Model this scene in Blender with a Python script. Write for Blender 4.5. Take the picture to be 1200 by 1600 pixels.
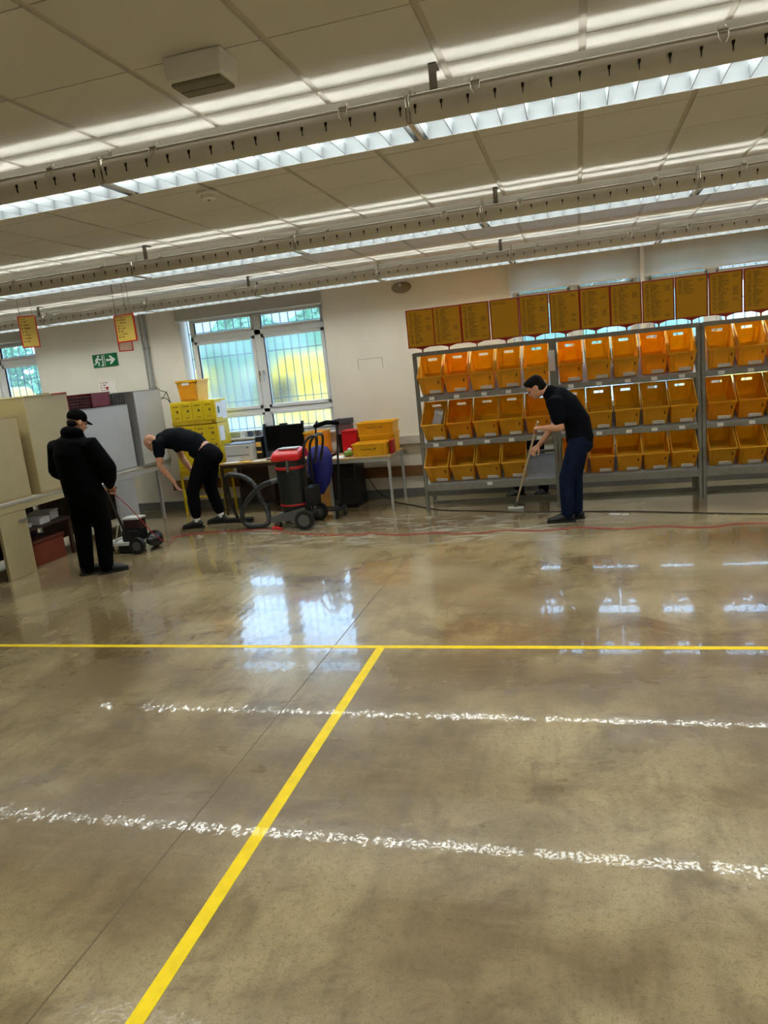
import bpy, math, random
import numpy as np
from mathutils import Vector, Matrix
random.seed(7)
R = math.radians
S = bpy.context.scene
COL = S.collection
for o in list(bpy.data.objects): bpy.data.objects.remove(o)

# ------------------------------------------------------------------ camera
H = 1.85
YAW, PITCH, ROLL, FPX = -0.27555, -0.19516, -0.10306, 1129.4
fw = Vector((math.sin(YAW)*math.cos(PITCH), math.cos(YAW)*math.cos(PITCH), math.sin(PITCH)))
r0 = Vector((math.cos(YAW), -math.sin(YAW), 0)); u0 = r0.cross(fw)
rt = r0*math.cos(ROLL)+u0*math.sin(ROLL); up = -r0*math.sin(ROLL)+u0*math.cos(ROLL)
cam = bpy.data.objects.new('camera', bpy.data.cameras.new('camera')); COL.objects.link(cam)
cam.matrix_world = Matrix(((rt.x, up.x, -fw.x, 0), (rt.y, up.y, -fw.y, 0), (rt.z, up.z, -fw.z, H), (0, 0, 0, 1)))
cam.data.sensor_fit = 'VERTICAL'; cam.data.sensor_height = 24.0
cam.data.lens = FPX/1600*24.0; cam.data.clip_start = .05; cam.data.clip_end = 300
S.camera = cam

# ------------------------------------------------------------------ sky, exposure
SKY = 4.0            # bright overcast sky
TUBE = 16.8          # opal tube covers inside the luminaires
UPLIGHT = 20.0        # uplight strips on top of the luminaires
W = bpy.data.worlds.new('World'); S.world = W; W.use_nodes = True
bg = W.node_tree.nodes['Background']; bg.inputs[0].default_value = (.44, .68, 1.0, 1); bg.inputs[1].default_value = SKY
S.view_settings.view_transform = 'Standard'; S.view_settings.look = 'None'
S.view_settings.gamma = 1.0; S.view_settings.use_curve_mapping = False
S.view_settings.exposure = 0.55

# ------------------------------------------------------------------ materials
def c(r, g, b):
    f = lambda v: (v/255/12.92) if v/255 <= .04045 else ((v/255+.055)/1.055)**2.4
    return (f(r), f(g), f(b), 1)
MATS = {}
def mat(name, col, rough=.5, metal=0, var=.12, vs=9., bump=.0, bs=60., spec=.5, coat=0, trans=0, emit=None):
    if name in MATS: return MATS[name]
    m = bpy.data.materials.new(name); m.use_nodes = True; nt = m.node_tree; N = nt.nodes; L = nt.links
    b = N['Principled BSDF']; b.inputs['Roughness'].default_value = rough; b.inputs['Metallic'].default_value = metal
    b.inputs['Specular IOR Level'].default_value = spec; b.inputs['Coat Weight'].default_value = coat
    tc = N.new('ShaderNodeTexCoord'); n = N.new('ShaderNodeTexNoise'); n.inputs['Scale'].default_value = vs; n.inputs['Detail'].default_value = 4
    L.new(tc.outputs['Object'], n.inputs['Vector'])
    mr = N.new('ShaderNodeMapRange'); mr.inputs['From Min'].default_value = .3; mr.inputs['From Max'].default_value = .7
    mr.inputs['To Min'].default_value = 1-var; mr.inputs['To Max'].default_value = 1+var; L.new(n.outputs['Fac'], mr.inputs['Value'])
    mx = N.new('ShaderNodeVectorMath'); mx.operation = 'SCALE'; mx.inputs[0].default_value = col[:3]; L.new(mr.outputs['Result'], mx.inputs['Scale'])
    L.new(mx.outputs['Vector'], b.inputs['Base Color'])
    if bump:
        n2 = N.new('ShaderNodeTexNoise'); n2.inputs['Scale'].default_value = bs; n2.inputs['Detail'].default_value = 3; L.new(tc.outputs['Object'], n2.inputs['Vector'])
        bp = N.new('ShaderNodeBump'); bp.inputs['Strength'].default_value = bump; bp.inputs['Distance'].default_value = .01
        L.new(n2.outputs['Fac'], bp.inputs['Height']); L.new(bp.outputs['Normal'], b.inputs['Normal'])
    if trans:
        t = N.new('ShaderNodeBsdfTranslucent'); ms = N.new('ShaderNodeMixShader'); ms.inputs[0].default_value = trans
        L.new(mx.outputs['Vector'], t.inputs['Color']); L.new(b.outputs[0], ms.inputs[1]); L.new(t.outputs[0], ms.inputs[2])
        L.new(ms.outputs[0], N['Material Output'].inputs['Surface'])
    if emit:
        b.inputs['Emission Color'].default_value = emit[0]; b.inputs['Emission Strength'].default_value = emit[1]
    MATS[name] = m; return m

M = dict(
 wall=mat('wall_paint', c(222, 215, 200), .75, var=.04, vs=2, bump=.05, bs=120),
 tile=mat('ceiling_tile', c(216, 213, 208), .9, var=.03, vs=3, bump=.08, bs=160),
 grid=mat('ceiling_grid', c(196, 190, 180), .8, var=.03),
 white=mat('white_lacquer', c(232, 232, 228), .35, var=.03),
 pvc=mat('window_frame_plastic', c(225, 226, 226), .35, var=.02),
 lamp_body=mat('lamp_grey_sheet', c(224, 221, 214), .34, .15, var=.03),
 lamp_rail=mat('lamp_rail_sheet', c(196, 192, 182), .5, 0, var=.03),
 alu=mat('aluminium', c(226, 228, 228), .32, .75, var=.03),
 louvre=mat('louvre_satin', c(132, 136, 138), .35, .5, var=.03),
 chrome=mat('chrome_wire', c(220, 220, 215), .15, 1, var=.02),
 black=mat('black_void', c(14, 12, 10), .6, var=.1),
 blackplastic=mat('black_plastic', c(22, 22, 24), .38, var=.15),
 rubber=mat('rubber_black', c(20, 20, 20), .6, var=.2),
 steel=mat('galvanised_steel', c(142, 140, 132), .42, .45, var=.10, vs=20),
 plate=mat('shelf_plate', c(150, 152, 152), .45, .25, var=.08, vs=12),
 card=mat('white_card', c(232, 230, 224), .7, var=.05),
 yellow_tape=mat('yellow_tape', c(250, 216, 0), .45, var=.08, vs=14, spec=.3, coat=.12),
 bin=mat('bin_plastic', c(253, 202, 56), .38, var=.10, vs=6, trans=.42),
 bin_b=mat('bin_plastic_ochre', c(246, 196, 60), .42, var=.10, vs=6, trans=.38),
 bin_c=mat('bin_plastic_orange', c(254, 192, 44), .38, var=.10, vs=6, trans=.45),
 crate=mat('crate_yellow', c(236, 176, 20), .42, var=.06),
 locker=mat('locker_yellow', c(226, 196, 20), .42, var=.06),
 signred=mat('sign_red', c(170, 22, 18), .4, var=.05),
 signback=mat('sign_yellow', c(214, 160, 16), .5, var=.04),
 tan=mat('tan_sheet_metal', c(196, 182, 142), .5, var=.05, vs=4),
 tan_dark=mat('tan_frame', c(176, 158, 112), .5, var=.05, vs=4),
 grey=mat('grey_sheet_metal', c(196, 198, 202), .45, var=.04, vs=4),
 greyframe=mat('grey_frame', c(150, 150, 150), .5, var=.05),
 desktop=mat('desk_top', c(190, 184, 170), .5, var=.05),
 tablewood=mat('table_wood', c(196, 164, 116), .5, var=.08, vs=7),
 tablegrey=mat('table_steel', c(176, 176, 172), .45, .1, var=.05),
 wood=mat('bumper_wood', c(120, 82, 46), .55, var=.25, vs=12),
 darkwood=mat('dark_wood', c(60, 42, 30), .6, var=.2),
 cardboard=mat('cardboard', c(190, 140, 66), .75, var=.08),
 carton=mat('carton_tan', c(226, 178, 84), .7, var=.06),
 paper=mat('paper', c(236, 236, 236), .7, var=.05),
 printgrey=mat('print_grey', c(90, 90, 90), .7, var=.05),
 printyellow=mat('print_ochre', c(120, 94, 12), .6, var=.05),
 red=mat('red_plastic', c(214, 18, 22), .35, var=.06, coat=.2),
 redbox=mat('red_card', c(176, 22, 22), .5, var=.06),
 maroon=mat('maroon_crate', c(120, 18, 34), .5, var=.06),
 blue=mat('blue_bag', c(20, 28, 120), .6, var=.2, bump=.3, bs=20),
 navy=mat('navy_cloth', c(11, 13, 20), .85, var=.2, bump=.4, bs=18, spec=.08),
 blackcloth=mat('black_cloth', c(6, 6, 7), .9, var=.2, bump=.5, bs=16, spec=.08),
 trouser=mat('trouser_cloth', c(13, 13, 18), .9, var=.2, bump=.5, bs=16, spec=.08),
 jeans=mat('blue_denim', c(20, 30, 52), .85, var=.25, vs=14, bump=.4, bs=22, spec=.08),
 skin=mat('skin', c(206, 150, 118), .5, var=.06, vs=20),
 hair=mat('dark_hair', c(13, 10, 8), .7, var=.3, vs=40, bump=.3, bs=120, spec=.15),
 shoe=mat('shoe_black', c(18, 18, 20), .5, var=.2),
 sock=mat('sock_white', c(225, 225, 225), .85, var=.05),
 eye=mat('eye_dark', c(20, 14, 12), .2),
 lip=mat('lip', c(150, 80, 72), .5),
 redcord=mat('red_cord', c(176, 30, 34), .45, var=.08),
 blackcord=mat('black_cord', c(20, 18, 16), .5),
 hose=mat('hose_black', c(34, 36, 36), .45, var=.1),
 drum=mat('vacuum_drum', c(26, 30, 30), .3, var=.1),
 greyplastic=mat('grey_plastic', c(84, 84, 80), .45, var=.06),
 beige=mat('beige_plastic', c(196, 196, 194), .5, var=.04),
 green=mat('sign_green', c(0, 104, 60), .4, var=.04),
 leafgreen=mat('green_packet', c(110, 140, 40), .5, var=.4, vs=40),
 foliage=mat('foliage', c(120, 168, 128), .7, var=.5, vs=1.2),
 bark=mat('bark', c(70, 60, 50), .9),
 van=mat('van_yellow', c(250, 205, 20), .35, var=.03, coat=.3),
 asphalt=mat('asphalt', c(190, 190, 190), .9, var=.06, vs=2),
 render=mat('house_render', c(225, 225, 220), .9, var=.05, vs=1),
 screen=mat('screen_black', c(8, 8, 9), .25),
 bar=mat('grille_bar', c(74, 84, 96), .6),
 blind=mat('blind_fabric', c(236, 235, 230), .85, var=.03, trans=.6),
 blindgrey=mat('blind_box_grey', c(176, 172, 162), .7, var=.04),
 opal=mat('opal_plastic', c(120, 116, 96), .4),
 wood_handle=mat('mop_handle_wood', c(206, 188, 156), .5, var=.08),
 mop=mat('mop_cloth', c(220, 220, 215), .9, bump=.6, bs=40),
 lumiblue=mat('cool_box', c(70, 84, 104), .5),
)
def emitter(name, col, st):
    m = bpy.data.materials.new(name); m.use_nodes = True; nt = m.node_tree
    for n in list(nt.nodes):
        if n.type != 'OUTPUT_MATERIAL': nt.nodes.remove(n)
    e = nt.nodes.new('ShaderNodeEmission'); e.inputs[0].default_value = col; e.inputs[1].default_value = st
    nt.links.new(e.outputs[0], nt.nodes['Material Output'].inputs['Surface']); return m
M['tube'] = emitter('fluorescent_tube', (.95, 1, .955, 1), TUBE)
M['uplight'] = emitter('uplight_strip', (.98, 1, .92, 1), UPLIGHT)

def glass(name, milk):
    m = bpy.data.materials.new(name); m.use_nodes = True; nt = m.node_tree; N = nt.nodes; L = nt.links
    N.remove(N['Principled BSDF'])
    t = N.new('ShaderNodeBsdfTransparent'); t.inputs[0].default_value = (.94, .98, .98, 1)
    d = N.new('ShaderNodeBsdfTranslucent'); d.inputs[0].default_value = (.9, .95, 1, 1)
    g = N.new('ShaderNodeBsdfGlossy'); g.inputs['Roughness'].default_value = .03
    fr = N.new('ShaderNodeFresnel'); fr.inputs[0].default_value = 1.3
    tc = N.new('ShaderNodeTexCoord'); no = N.new('ShaderNodeTexNoise'); no.inputs['Scale'].default_value = 2.2; L.new(tc.outputs['Object'], no.inputs['Vector'])
    mr = N.new('ShaderNodeMapRange'); mr.inputs['To Min'].default_value = milk*.6; mr.inputs['To Max'].default_value = milk*1.4; L.new(no.outputs['Fac'], mr.inputs['Value'])
    a = N.new('ShaderNodeMixShader'); L.new(mr.outputs['Result'], a.inputs[0]); L.new(t.outputs[0], a.inputs[1]); L.new(d.outputs[0], a.inputs[2])
    b = N.new('ShaderNodeMixShader'); L.new(fr.outputs[0], b.inputs[0]); L.new(a.outputs[0], b.inputs[1]); L.new(g.outputs[0], b.inputs[2])
    L.new(b.outputs[0], N['Material Output'].inputs['Surface']); return m
def film_glass():
    m = bpy.data.materials.new('filmed_pane'); m.use_nodes = True; nt = m.node_tree; N = nt.nodes; L = nt.links
    N.remove(N['Principled BSDF'])
    rf = N.new('ShaderNodeBsdfRefraction'); rf.inputs['Color'].default_value = (.97, .99, 1, 1); rf.inputs['Roughness'].default_value = .22; rf.inputs['IOR'].default_value = 1.35
    t = N.new('ShaderNodeBsdfTransparent'); t.inputs[0].default_value = (.96, .98, 1, 1)
    d = N.new('ShaderNodeBsdfTranslucent'); d.inputs[0].default_value = (.95, .97, 1, 1)
    tc = N.new('ShaderNodeTexCoord'); no = N.new('ShaderNodeTexNoise'); no.inputs['Scale'].default_value = 2.0; L.new(tc.outputs['Object'], no.inputs['Vector'])
    mr = N.new('ShaderNodeMapRange'); mr.inputs['From Min'].default_value = .35; mr.inputs['From Max'].default_value = .65; mr.inputs['To Min'].default_value = .04; mr.inputs['To Max'].default_value = .16; L.new(no.outputs['Fac'], mr.inputs['Value'])
    a = N.new('ShaderNodeMixShader'); a.inputs[0].default_value = .12; L.new(rf.outputs[0], a.inputs[1]); L.new(t.outputs[0], a.inputs[2])
    b = N.new('ShaderNodeMixShader'); L.new(mr.outputs['Result'], b.inputs[0]); L.new(a.outputs[0], b.inputs[1]); L.new(d.outputs[0], b.inputs[2])
    L.new(b.outputs[0], N['Material Output'].inputs['Surface']); return m
M['glass_clear'] = glass('clear_pane', .06); M['glass_film'] = film_glass()

def floor_material():
    m = bpy.data.materials.new('wet_concrete_floor'); m.use_nodes = True; nt = m.node_tree; N = nt.nodes; L = nt.links
    b = N['Principled BSDF']; tc = N.new('ShaderNodeTexCoord')
    def noise(scale, det=5, rough=.55, sc=(1, 1, 1), dist=0):
        mp = N.new('ShaderNodeMapping'); mp.inputs['Scale'].default_value = sc; L.new(tc.outputs['Object'], mp.inputs['Vector'])
        n = N.new('ShaderNodeTexNoise'); n.inputs['Scale'].default_value = scale; n.inputs['Detail'].default_value = det
        n.inputs['Roughness'].default_value = rough; n.inputs['Distortion'].default_value = dist; L.new(mp.outputs[0], n.inputs['Vector']); return n.outputs['Fac']
    def ramp(v, a, bb, lo=0., hi=1., smooth=True):
        r = N.new('ShaderNodeMapRange'); r.interpolation_type = 'SMOOTHSTEP' if smooth else 'LINEAR'
        r.inputs['From Min'].default_value = a; r.inputs['From Max'].default_value = bb; r.inputs['To Min'].default_value = lo; r.inputs['To Max'].default_value = hi
        L.new(v, r.inputs['Value']); return r.outputs['Result']
    def math_(op, a, bb):
        n = N.new('ShaderNodeMath'); n.operation = op
        for i, v in enumerate((a, bb)):
            if isinstance(v, (int, float)): n.inputs[i].default_value = v
            else: L.new(v, n.inputs[i])
        return n.outputs[0]
    def mix(f, a, bb):
        n = N.new('ShaderNodeMix'); n.data_type = 'RGBA'
        if isinstance(f, (int, float)): n.inputs[0].default_value = f
        else: L.new(f, n.inputs[0])
        for i, v in ((6, a), (7, bb)):
            if isinstance(v, tuple): n.inputs[i].default_value = v
            else: L.new(v, n.inputs[i])
        return n.outputs[2]
    sep = N.new('ShaderNodeSeparateXYZ'); L.new(tc.outputs['Object'], sep.inputs[0]); X, Y = sep.outputs[0], sep.outputs[1]
    big = noise(.55, 5, .6); mid = noise(2.4, 6, .62, (1, 1, 1), .6); fine = noise(38, 4, .7); grain = noise(150, 2, .6)
    brush = noise(5, 4, .6, (.5, 3, 1)); brush2 = noise(2.6, 5, .65, (4, .8, 1))
    col = mix(ramp(big, .40, .60), c(124, 103, 70), c(172, 152, 110))
    col = mix(math_('MULTIPLY', ramp(mid, .44, .68), .85), col, c(106, 86, 56))
    col = mix(math_('MULTIPLY', ramp(brush, .48, .75), .16), col, c(184, 166, 128))
    col = mix(math_('MULTIPLY', ramp(brush2, .45, .72), .42), col, c(104, 88, 62))
    col = mix(math_('MULTIPLY', ramp(fine, .48, .72), .5), col, c(98, 82, 56))
    col = mix(math_('MULTIPLY', ramp(grain, .5, .75), .55), col, c(84, 70, 48))
    # cleaning foam left in swirls in front of the shelving and the table
    sw = noise(2.0, 4, .5, (1, 2.4, 1), 1.6); reg = noise(.9, 2, .5)
    zone = math_('MULTIPLY', ramp(Y, 6.9, 7.7), ramp(Y, 9.0, 8.4)); zone = math_('MULTIPLY', zone, math_('MULTIPLY', ramp(X, -5.0, -3.2), ramp(X, 1.2, -1.0)))
    col = mix(math_('MULTIPLY', math_('MULTIPLY', ramp(Y, 4.5, 5.6), ramp(reg, .3, .7)), .55), col, c(196, 180, 142))   # soapy film tint, the colour paled to brighten the mopped half
    foam = math_('MULTIPLY', math_('MULTIPLY', ramp(sw, .46, .72), zone), .85)
    col = mix(foam, col, c(214, 212, 200))
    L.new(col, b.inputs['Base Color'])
    # film of water: mopped half of the hall wetter, drying patches elsewhere
    wet = math_('ADD', math_('MULTIPLY', ramp(Y, 3.6, 5.0), .42), math_('MULTIPLY', ramp(Y, 9.4, 7.6), .0))
    wet = ramp(math_('ADD', wet, noise(1.5, 5, .6, (1, 1.6, 1), .5)), .42, .78)
    L.new(ramp(wet, 0, 1, .34, .22, False), b.inputs['Roughness'])
    b.inputs['Specular IOR Level'].default_value = .35
    L.new(ramp(wet, 0, 1, .6, 1., False), b.inputs['Coat Weight'])
    crough = math_('ADD', ramp(wet, 0, 1, .020, .005, False), math_('MULTIPLY', ramp(fine, .45, .75), .012))
    L.new(crough, b.inputs['Coat Roughness']); b.inputs['Coat IOR'].default_value = 1.36
    # fine relief
    wv = N.new('ShaderNodeTexWave'); wv.wave_type = 'BANDS'; wv.bands_direction = 'X'; wv.inputs['Scale'].default_value = 3.4; wv.inputs['Distortion'].default_value = 3.5
    wv.inputs['Detail'].default_value = 2; wv.inputs['Detail Scale'].default_value = 1.2; L.new(tc.outputs['Object'], wv.inputs['Vector'])
    h = math_('ADD', math_('MULTIPLY', wv.outputs['Fac'], .50), math_('MULTIPLY', noise(9, 3, .5), .9))
    h = math_('ADD', h, math_('MULTIPLY', fine, .10))
    bp = N.new('ShaderNodeBump'); bp.inputs['Strength'].default_value = .16; bp.inputs['Distance'].default_value = .006
    L.new(h, bp.inputs['Height']); L.new(bp.outputs['Normal'], b.inputs['Normal'])
    bp2 = N.new('ShaderNodeBump'); bp2.inputs['Strength'].default_value = .05; bp2.inputs['Distance'].default_value = .006
    speck = math_('MULTIPLY', ramp(noise(70, 3, .6), .50, .72), ramp(wet, 0, 1, 1.5, .25, False))
    froth = math_('MULTIPLY', math_('MULTIPLY', ramp(Y, 1.95, 1.6), ramp(X, -.9, -1.35)), 9.)     # coarse soapy patch at the near left
    speck = math_('ADD', speck, math_('MULTIPLY', noise(26, 4, .6), froth))
    L.new(math_('ADD', math_('MULTIPLY', h, .8), speck), bp2.inputs['Height']); L.new(bp2.outputs['Normal'], b.inputs['Coat Normal'])
    return m
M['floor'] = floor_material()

def print_material(name, base, rows, frac, ink):
    # a printed street list: ragged lines of small type in three columns
    m = bpy.data.materials.new(name); m.use_nodes = True; nt = m.node_tree; N = nt.nodes; L = nt.links
    b = N['Principled BSDF']; b.inputs['Roughness'].default_value = .45
    tc = N.new('ShaderNodeTexCoord'); sp = N.new('ShaderNodeSeparateXYZ'); L.new(tc.outputs['Generated'], sp.inputs[0])
    oi = N.new('ShaderNodeObjectInfo')
    def mth(op, a, bb=0):
        n = N.new('ShaderNodeMath'); n.operation = op
        for i, v in enumerate((a, bb)):
            if isinstance(v, (int, float)): n.inputs[i].default_value = v
            else: L.new(v, n.inputs[i])
        return n.outputs[0]
    u, v = sp.outputs[0], sp.outputs[2]
    vr = mth('MULTIPLY', v, rows); row = mth('FLOOR', vr); fr = mth('FRACT', vr)
    line = mth('MULTIPLY', mth('GREATER_THAN', fr, .3), mth('LESS_THAN', fr, .78))
    def wn(a, bb):
        cb = N.new('ShaderNodeCombineXYZ'); L.new(a, cb.inputs[0]) if not isinstance(a, (int, float)) else None
        if isinstance(bb, (int, float)): cb.inputs[1].default_value = bb
        else: L.new(bb, cb.inputs[1])
        L.new(mth('MULTIPLY', oi.outputs['Random'], 91.), cb.inputs[2])
        w = N.new('ShaderNodeTexWhiteNoise'); L.new(cb.outputs[0], w.inputs[0]); return w.outputs[0]
    word = mth('GREATER_THAN', wn(mth('FLOOR', mth('MULTIPLY', u, 46)), row), .22)
    colA = mth('MULTIPLY', mth('GREATER_THAN', u, .08), mth('LESS_THAN', u, .2))
    colB = mth('MULTIPLY', mth('GREATER_THAN', u, .25), mth('LESS_THAN', u, mth('ADD', .38, mth('MULTIPLY', wn(row, 5.), .24))))
    colC = mth('MULTIPLY', mth('MULTIPLY', mth('GREATER_THAN', u, .72), mth('LESS_THAN', u, .9)), mth('GREATER_THAN', wn(mth('FLOOR', mth('DIVIDE', row, 3.)), 9.), .72))
    cols = mth('MAXIMUM', colA, mth('MAXIMUM', colB, colC))
    area = mth('MULTIPLY', mth('GREATER_THAN', v, 1-frac), mth('LESS_THAN', v, .95))
    mask = mth('MULTIPLY', mth('MULTIPLY', line, word), mth('MULTIPLY', cols, area))
    mx = N.new('ShaderNodeMix'); mx.data_type = 'RGBA'; L.new(mth('MULTIPLY', mask, .75), mx.inputs[0]); mx.inputs[6].default_value = base; mx.inputs[7].default_value = ink
    L.new(mx.outputs[2], b.inputs['Base Color']); return m
M['list_full'] = print_material('street_list_full', c(226, 168, 18), 42, .92, c(70, 52, 10))
M['list_short'] = print_material('street_list_short', c(226, 168, 18), 42, .42, c(70, 52, 10))
M['list_top'] = print_material('street_list_top', c(226, 168, 18), 42, .12, c(70, 52, 10))
M['list_bright'] = print_material('hanging_sign_print', c(232, 202, 96), 9, .85, c(130, 60, 20))
M['notice'] = print_material('notice_print', c(232, 224, 216), 6, .9, c(120, 60, 60))

# ------------------------------------------------------------------ mesh helpers
class MB:
    def __init__(s): s.v = []; s.f = []
    def add(s, vs, fs):
        k = len(s.v); s.v += [tuple(p) for p in vs]; s.f += [tuple(i+k for i in f) for f in fs]; return s
    def box(s, x0, x1, y0, y1, z0, z1):
        return s.add([(x0,y0,z0),(x1,y0,z0),(x1,y1,z0),(x0,y1,z0),(x0,y0,z1),(x1,y0,z1),(x1,y1,z1),(x0,y1,z1)],
                     [(0,3,2,1),(4,5,6,7),(0,1,5,4),(1,2,6,5),(2,3,7,6),(3,0,4,7)])
    def obox(s, cen, ax, ay, az):
        cen, ax, ay, az = map(Vector, (cen, ax, ay, az)); vs = [cen+i*ax+j*ay+k*az for k in (-1,1) for i, j in ((-1,-1),(1,-1),(1,1),(-1,1))]
        return s.add(vs, [(0,3,2,1),(4,5,6,7),(0,1,5,4),(1,2,6,5),(2,3,7,6),(3,0,4,7)])
    def beam(s, p0, p1, w, t, side=(0,0,1)):
        p0, p1 = Vector(p0), Vector(p1); d = (p1-p0); sd = Vector(side); a = d.cross(sd)
        if a.length < 1e-6: a = d.cross(Vector((0,1,0)))
        a.normalize(); b = a.cross(d).normalized()
        return s.obox((p0+p1)/2, d/2, a*w/2, b*t/2)
    def ring_loft(s, rings, caps=True):
        n = len(rings[0]); vs = [p for r in rings for p in r]; fs = []
        for i in range(len(rings)-1):
            for j in range(n): fs.append((i*n+j, i*n+(j+1)%n, (i+1)*n+(j+1)%n, (i+1)*n+j))
        if caps: fs.append(tuple(range(n-1,-1,-1))); fs.append(tuple((len(rings)-1)*n+j for j in range(n)))
        return s.add(vs, fs)
    def cyl(s, p0, p1, ra, rb=None, n=12):
        rb = ra if rb is None else rb; p0, p1 = Vector(p0), Vector(p1); d = (p1-p0).normalized()
        a = d.orthogonal().normalized(); b = d.cross(a)
        return s.ring_loft([[p+(a*math.cos(2*math.pi*i/n)+b*math.sin(2*math.pi*i/n))*r for i in range(n)] for p, r in ((p0,ra),(p1,rb))])
    def tube(s, pts, r, n=8):
        pts = [Vector(p) for p in pts]; rings = []; a = None
        for i, p in enumerate(pts):
            d = (pts[min(i+1, len(pts)-1)]-pts[max(i-1, 0)]).normalized()
            a = d.orthogonal().normalized() if a is None else (a-d*a.dot(d)).normalized()
            b = d.cross(a); rr = r[i] if isinstance(r, (list, tuple)) else r
            rings.append([p+(a*math.cos(2*math.pi*k/n)+b*math.sin(2*math.pi*k/n))*rr for k in range(n)])
        return s.ring_loft(rings)
    def loft(s, pts, side, n=14):
        # pts: (x,y,z,a,b) elliptical rings, a measured along `side`; rounded ends
        P = [Vector(p[:3]) for p in pts]; sd = Vector(side); rings = []
        def ring(p, d, a, b):
            e = (sd-d*sd.dot(d)); e = e.normalized() if e.length > 1e-4 else d.orthogonal().normalized(); g = d.cross(e)
            return [p+e*math.cos(2*math.pi*k/n)*a+g*math.sin(2*math.pi*k/n)*b for k in range(n)]
        for i, p in enumerate(P):
            d = (P[min(i+1, len(P)-1)]-P[max(i-1, 0)]).normalized(); a, b = pts[i][3], pts[i][4]
            if i == 0:
                for q in (.95, .7): rings.append(ring(p-d*min(a, b)*q, d, a*math.sqrt(1-q*q), b*math.sqrt(1-q*q)))
            rings.append(ring(p, d, a, b))
            if i == len(P)-1:
                for q in (.7, .95): rings.append(ring(p+d*min(a, b)*q, d, a*math.sqrt(1-q*q), b*math.sqrt(1-q*q)))
        return s.ring_loft(rings)
    def ell(s, cen, rx, ry, rz, rot=None, n=14, m=9):
        rot = rot or Matrix.Identity(3); cen = Vector(cen); rings = []
        for i in range(1, m):
            t = math.pi*i/m; rings.append([cen+rot@Vector((rx*math.sin(t)*math.cos(2*math.pi*k/n), ry*math.sin(t)*math.sin(2*math.pi*k/n), -rz*math.cos(t))) for k in range(n)])
        return s.ring_loft(rings)
    def lathe(s, prof, cen=(0,0,0), n=24):
        return s.ring_loft([[(cen[0]+r*math.cos(2*math.pi*k/n), cen[1]+r*math.sin(2*math.pi*k/n), cen[2]+z) for k in range(n)] for r, z in prof])
    def prism(s, poly, a, b, axis='Y'):
        f = {'Y': lambda p, t: (p[0], t, p[1]), 'X': lambda p, t: (t, p[0], p[1]), 'Z': lambda p, t: (p[0], p[1], t)}[axis]
        n = len(poly); vs = [f(p, a) for p in poly]+[f(p, b) for p in poly]
        return s.add(vs, [tuple(range(n)), tuple(range(2*n-1, n-1, -1))]+[(i, n+i, n+(i+1) % n, (i+1) % n) for i in range(n)])
    def mesh(s, name):
        me = bpy.data.meshes.new(name); me.from_pydata(s.v, [], s.f)
        import bmesh
        bm = bmesh.new(); bm.from_mesh(me); bmesh.ops.recalc_face_normals(bm, faces=bm.faces); bm.to_mesh(me); bm.free()
        return me
def link(name, me, m, parent=None, loc=(0,0,0), smooth=False, bevel=0):
    if m is not None and not me.materials: me.materials.append(m)
    o = bpy.data.objects.new(name, me); COL.objects.link(o); o.location = loc; o.parent = parent
    if smooth:
        me.polygons.foreach_set('use_smooth', [True]*len(me.polygons))
        try: me.set_sharp_from_angle(angle=R(40))
        except Exception: pass
    if bevel:
        b = o.modifiers.new('bevel', 'BEVEL'); b.width = bevel; b.segments = 2; b.limit_method = 'ANGLE'; b.angle_limit = R(40)
    return o
def tag(o, label=None, cat=None, group=None, kind=None):
    for k, v in (('label', label), ('category', cat), ('group', group), ('kind', kind)):
        if v: o[k] = v
    return o
def thing(name, label, cat, loc=(0,0,0), rz=0, group=None, rx=0):
    o = bpy.data.objects.new(name, None); COL.objects.link(o); o.location = loc; o.rotation_euler = (rx, 0, rz)
    o.empty_display_size = .1; return tag(o, label, cat, group)
class Wd:
    """collects parts given in world coordinates below a thing standing at loc"""
    def __init__(s, name, label, cat, loc, group=None): s.loc = Vector(loc); s.o = thing(name, label, cat, loc, 0, group)
    def part(s, name, mb, m, parent=None, **k):
        me = mb.mesh(name) if isinstance(mb, MB) else mb
        o = link(name, me, m, parent or s.o, (0,0,0), **k)
        if parent is None: o.location = -s.loc
        return o
def single(name, mb, m, label, cat, group=None, kind=None, **k):
    return tag(link(name, mb.mesh(name), m, None, **k), label, cat, group, kind)
def struct(name, mb, m, parent=None, **k):
    o = link(name, mb.mesh(name), m, parent, **k)
    if parent is None: o['kind'] = 'structure'
    return o
def copy_tree(o, parent=None):
    q = o.copy(); COL.objects.link(q); q.parent = parent
    for ch in list(o.children): copy_tree(ch, q)
    return q
def text_part(name, body, size, loc, rot, m, parent):
    cu = bpy.data.curves.new('tmp', 'FONT'); cu.body = body; cu.size = size; cu.extrude = .001; cu.align_x = 'CENTER'; cu.align_y = 'CENTER'
    ob = bpy.data.objects.new('tmp', cu); COL.objects.link(ob)
    dg = bpy.context.evaluated_depsgraph_get(); me = bpy.data.meshes.new_from_object(ob.evaluated_get(dg)); bpy.data.objects.remove(ob)
    o = link(name, me, m, parent); o.location = loc; o.rotation_euler = rot; return o
def smoothpath(pts, n=8):
    P = [Vector(p) for p in pts]; out = []
    for i in range(len(P)-1):
        a, b, cc, d = P[max(i-1, 0)], P[i], P[i+1], P[min(i+2, len(P)-1)]
        for k in range(n):
            t = k/n; out.append(.5*((2*b)+(cc-a)*t+(2*a-5*b+4*cc-d)*t*t+(3*b-a-3*cc+d)*t**3))
    return out+[P[-1]]
ORD = ['first', 'second', 'third', 'fourth', 'fifth', 'sixth', 'seventh', 'eighth', 'ninth', 'tenth', 'eleventh', 'twelfth']

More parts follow.
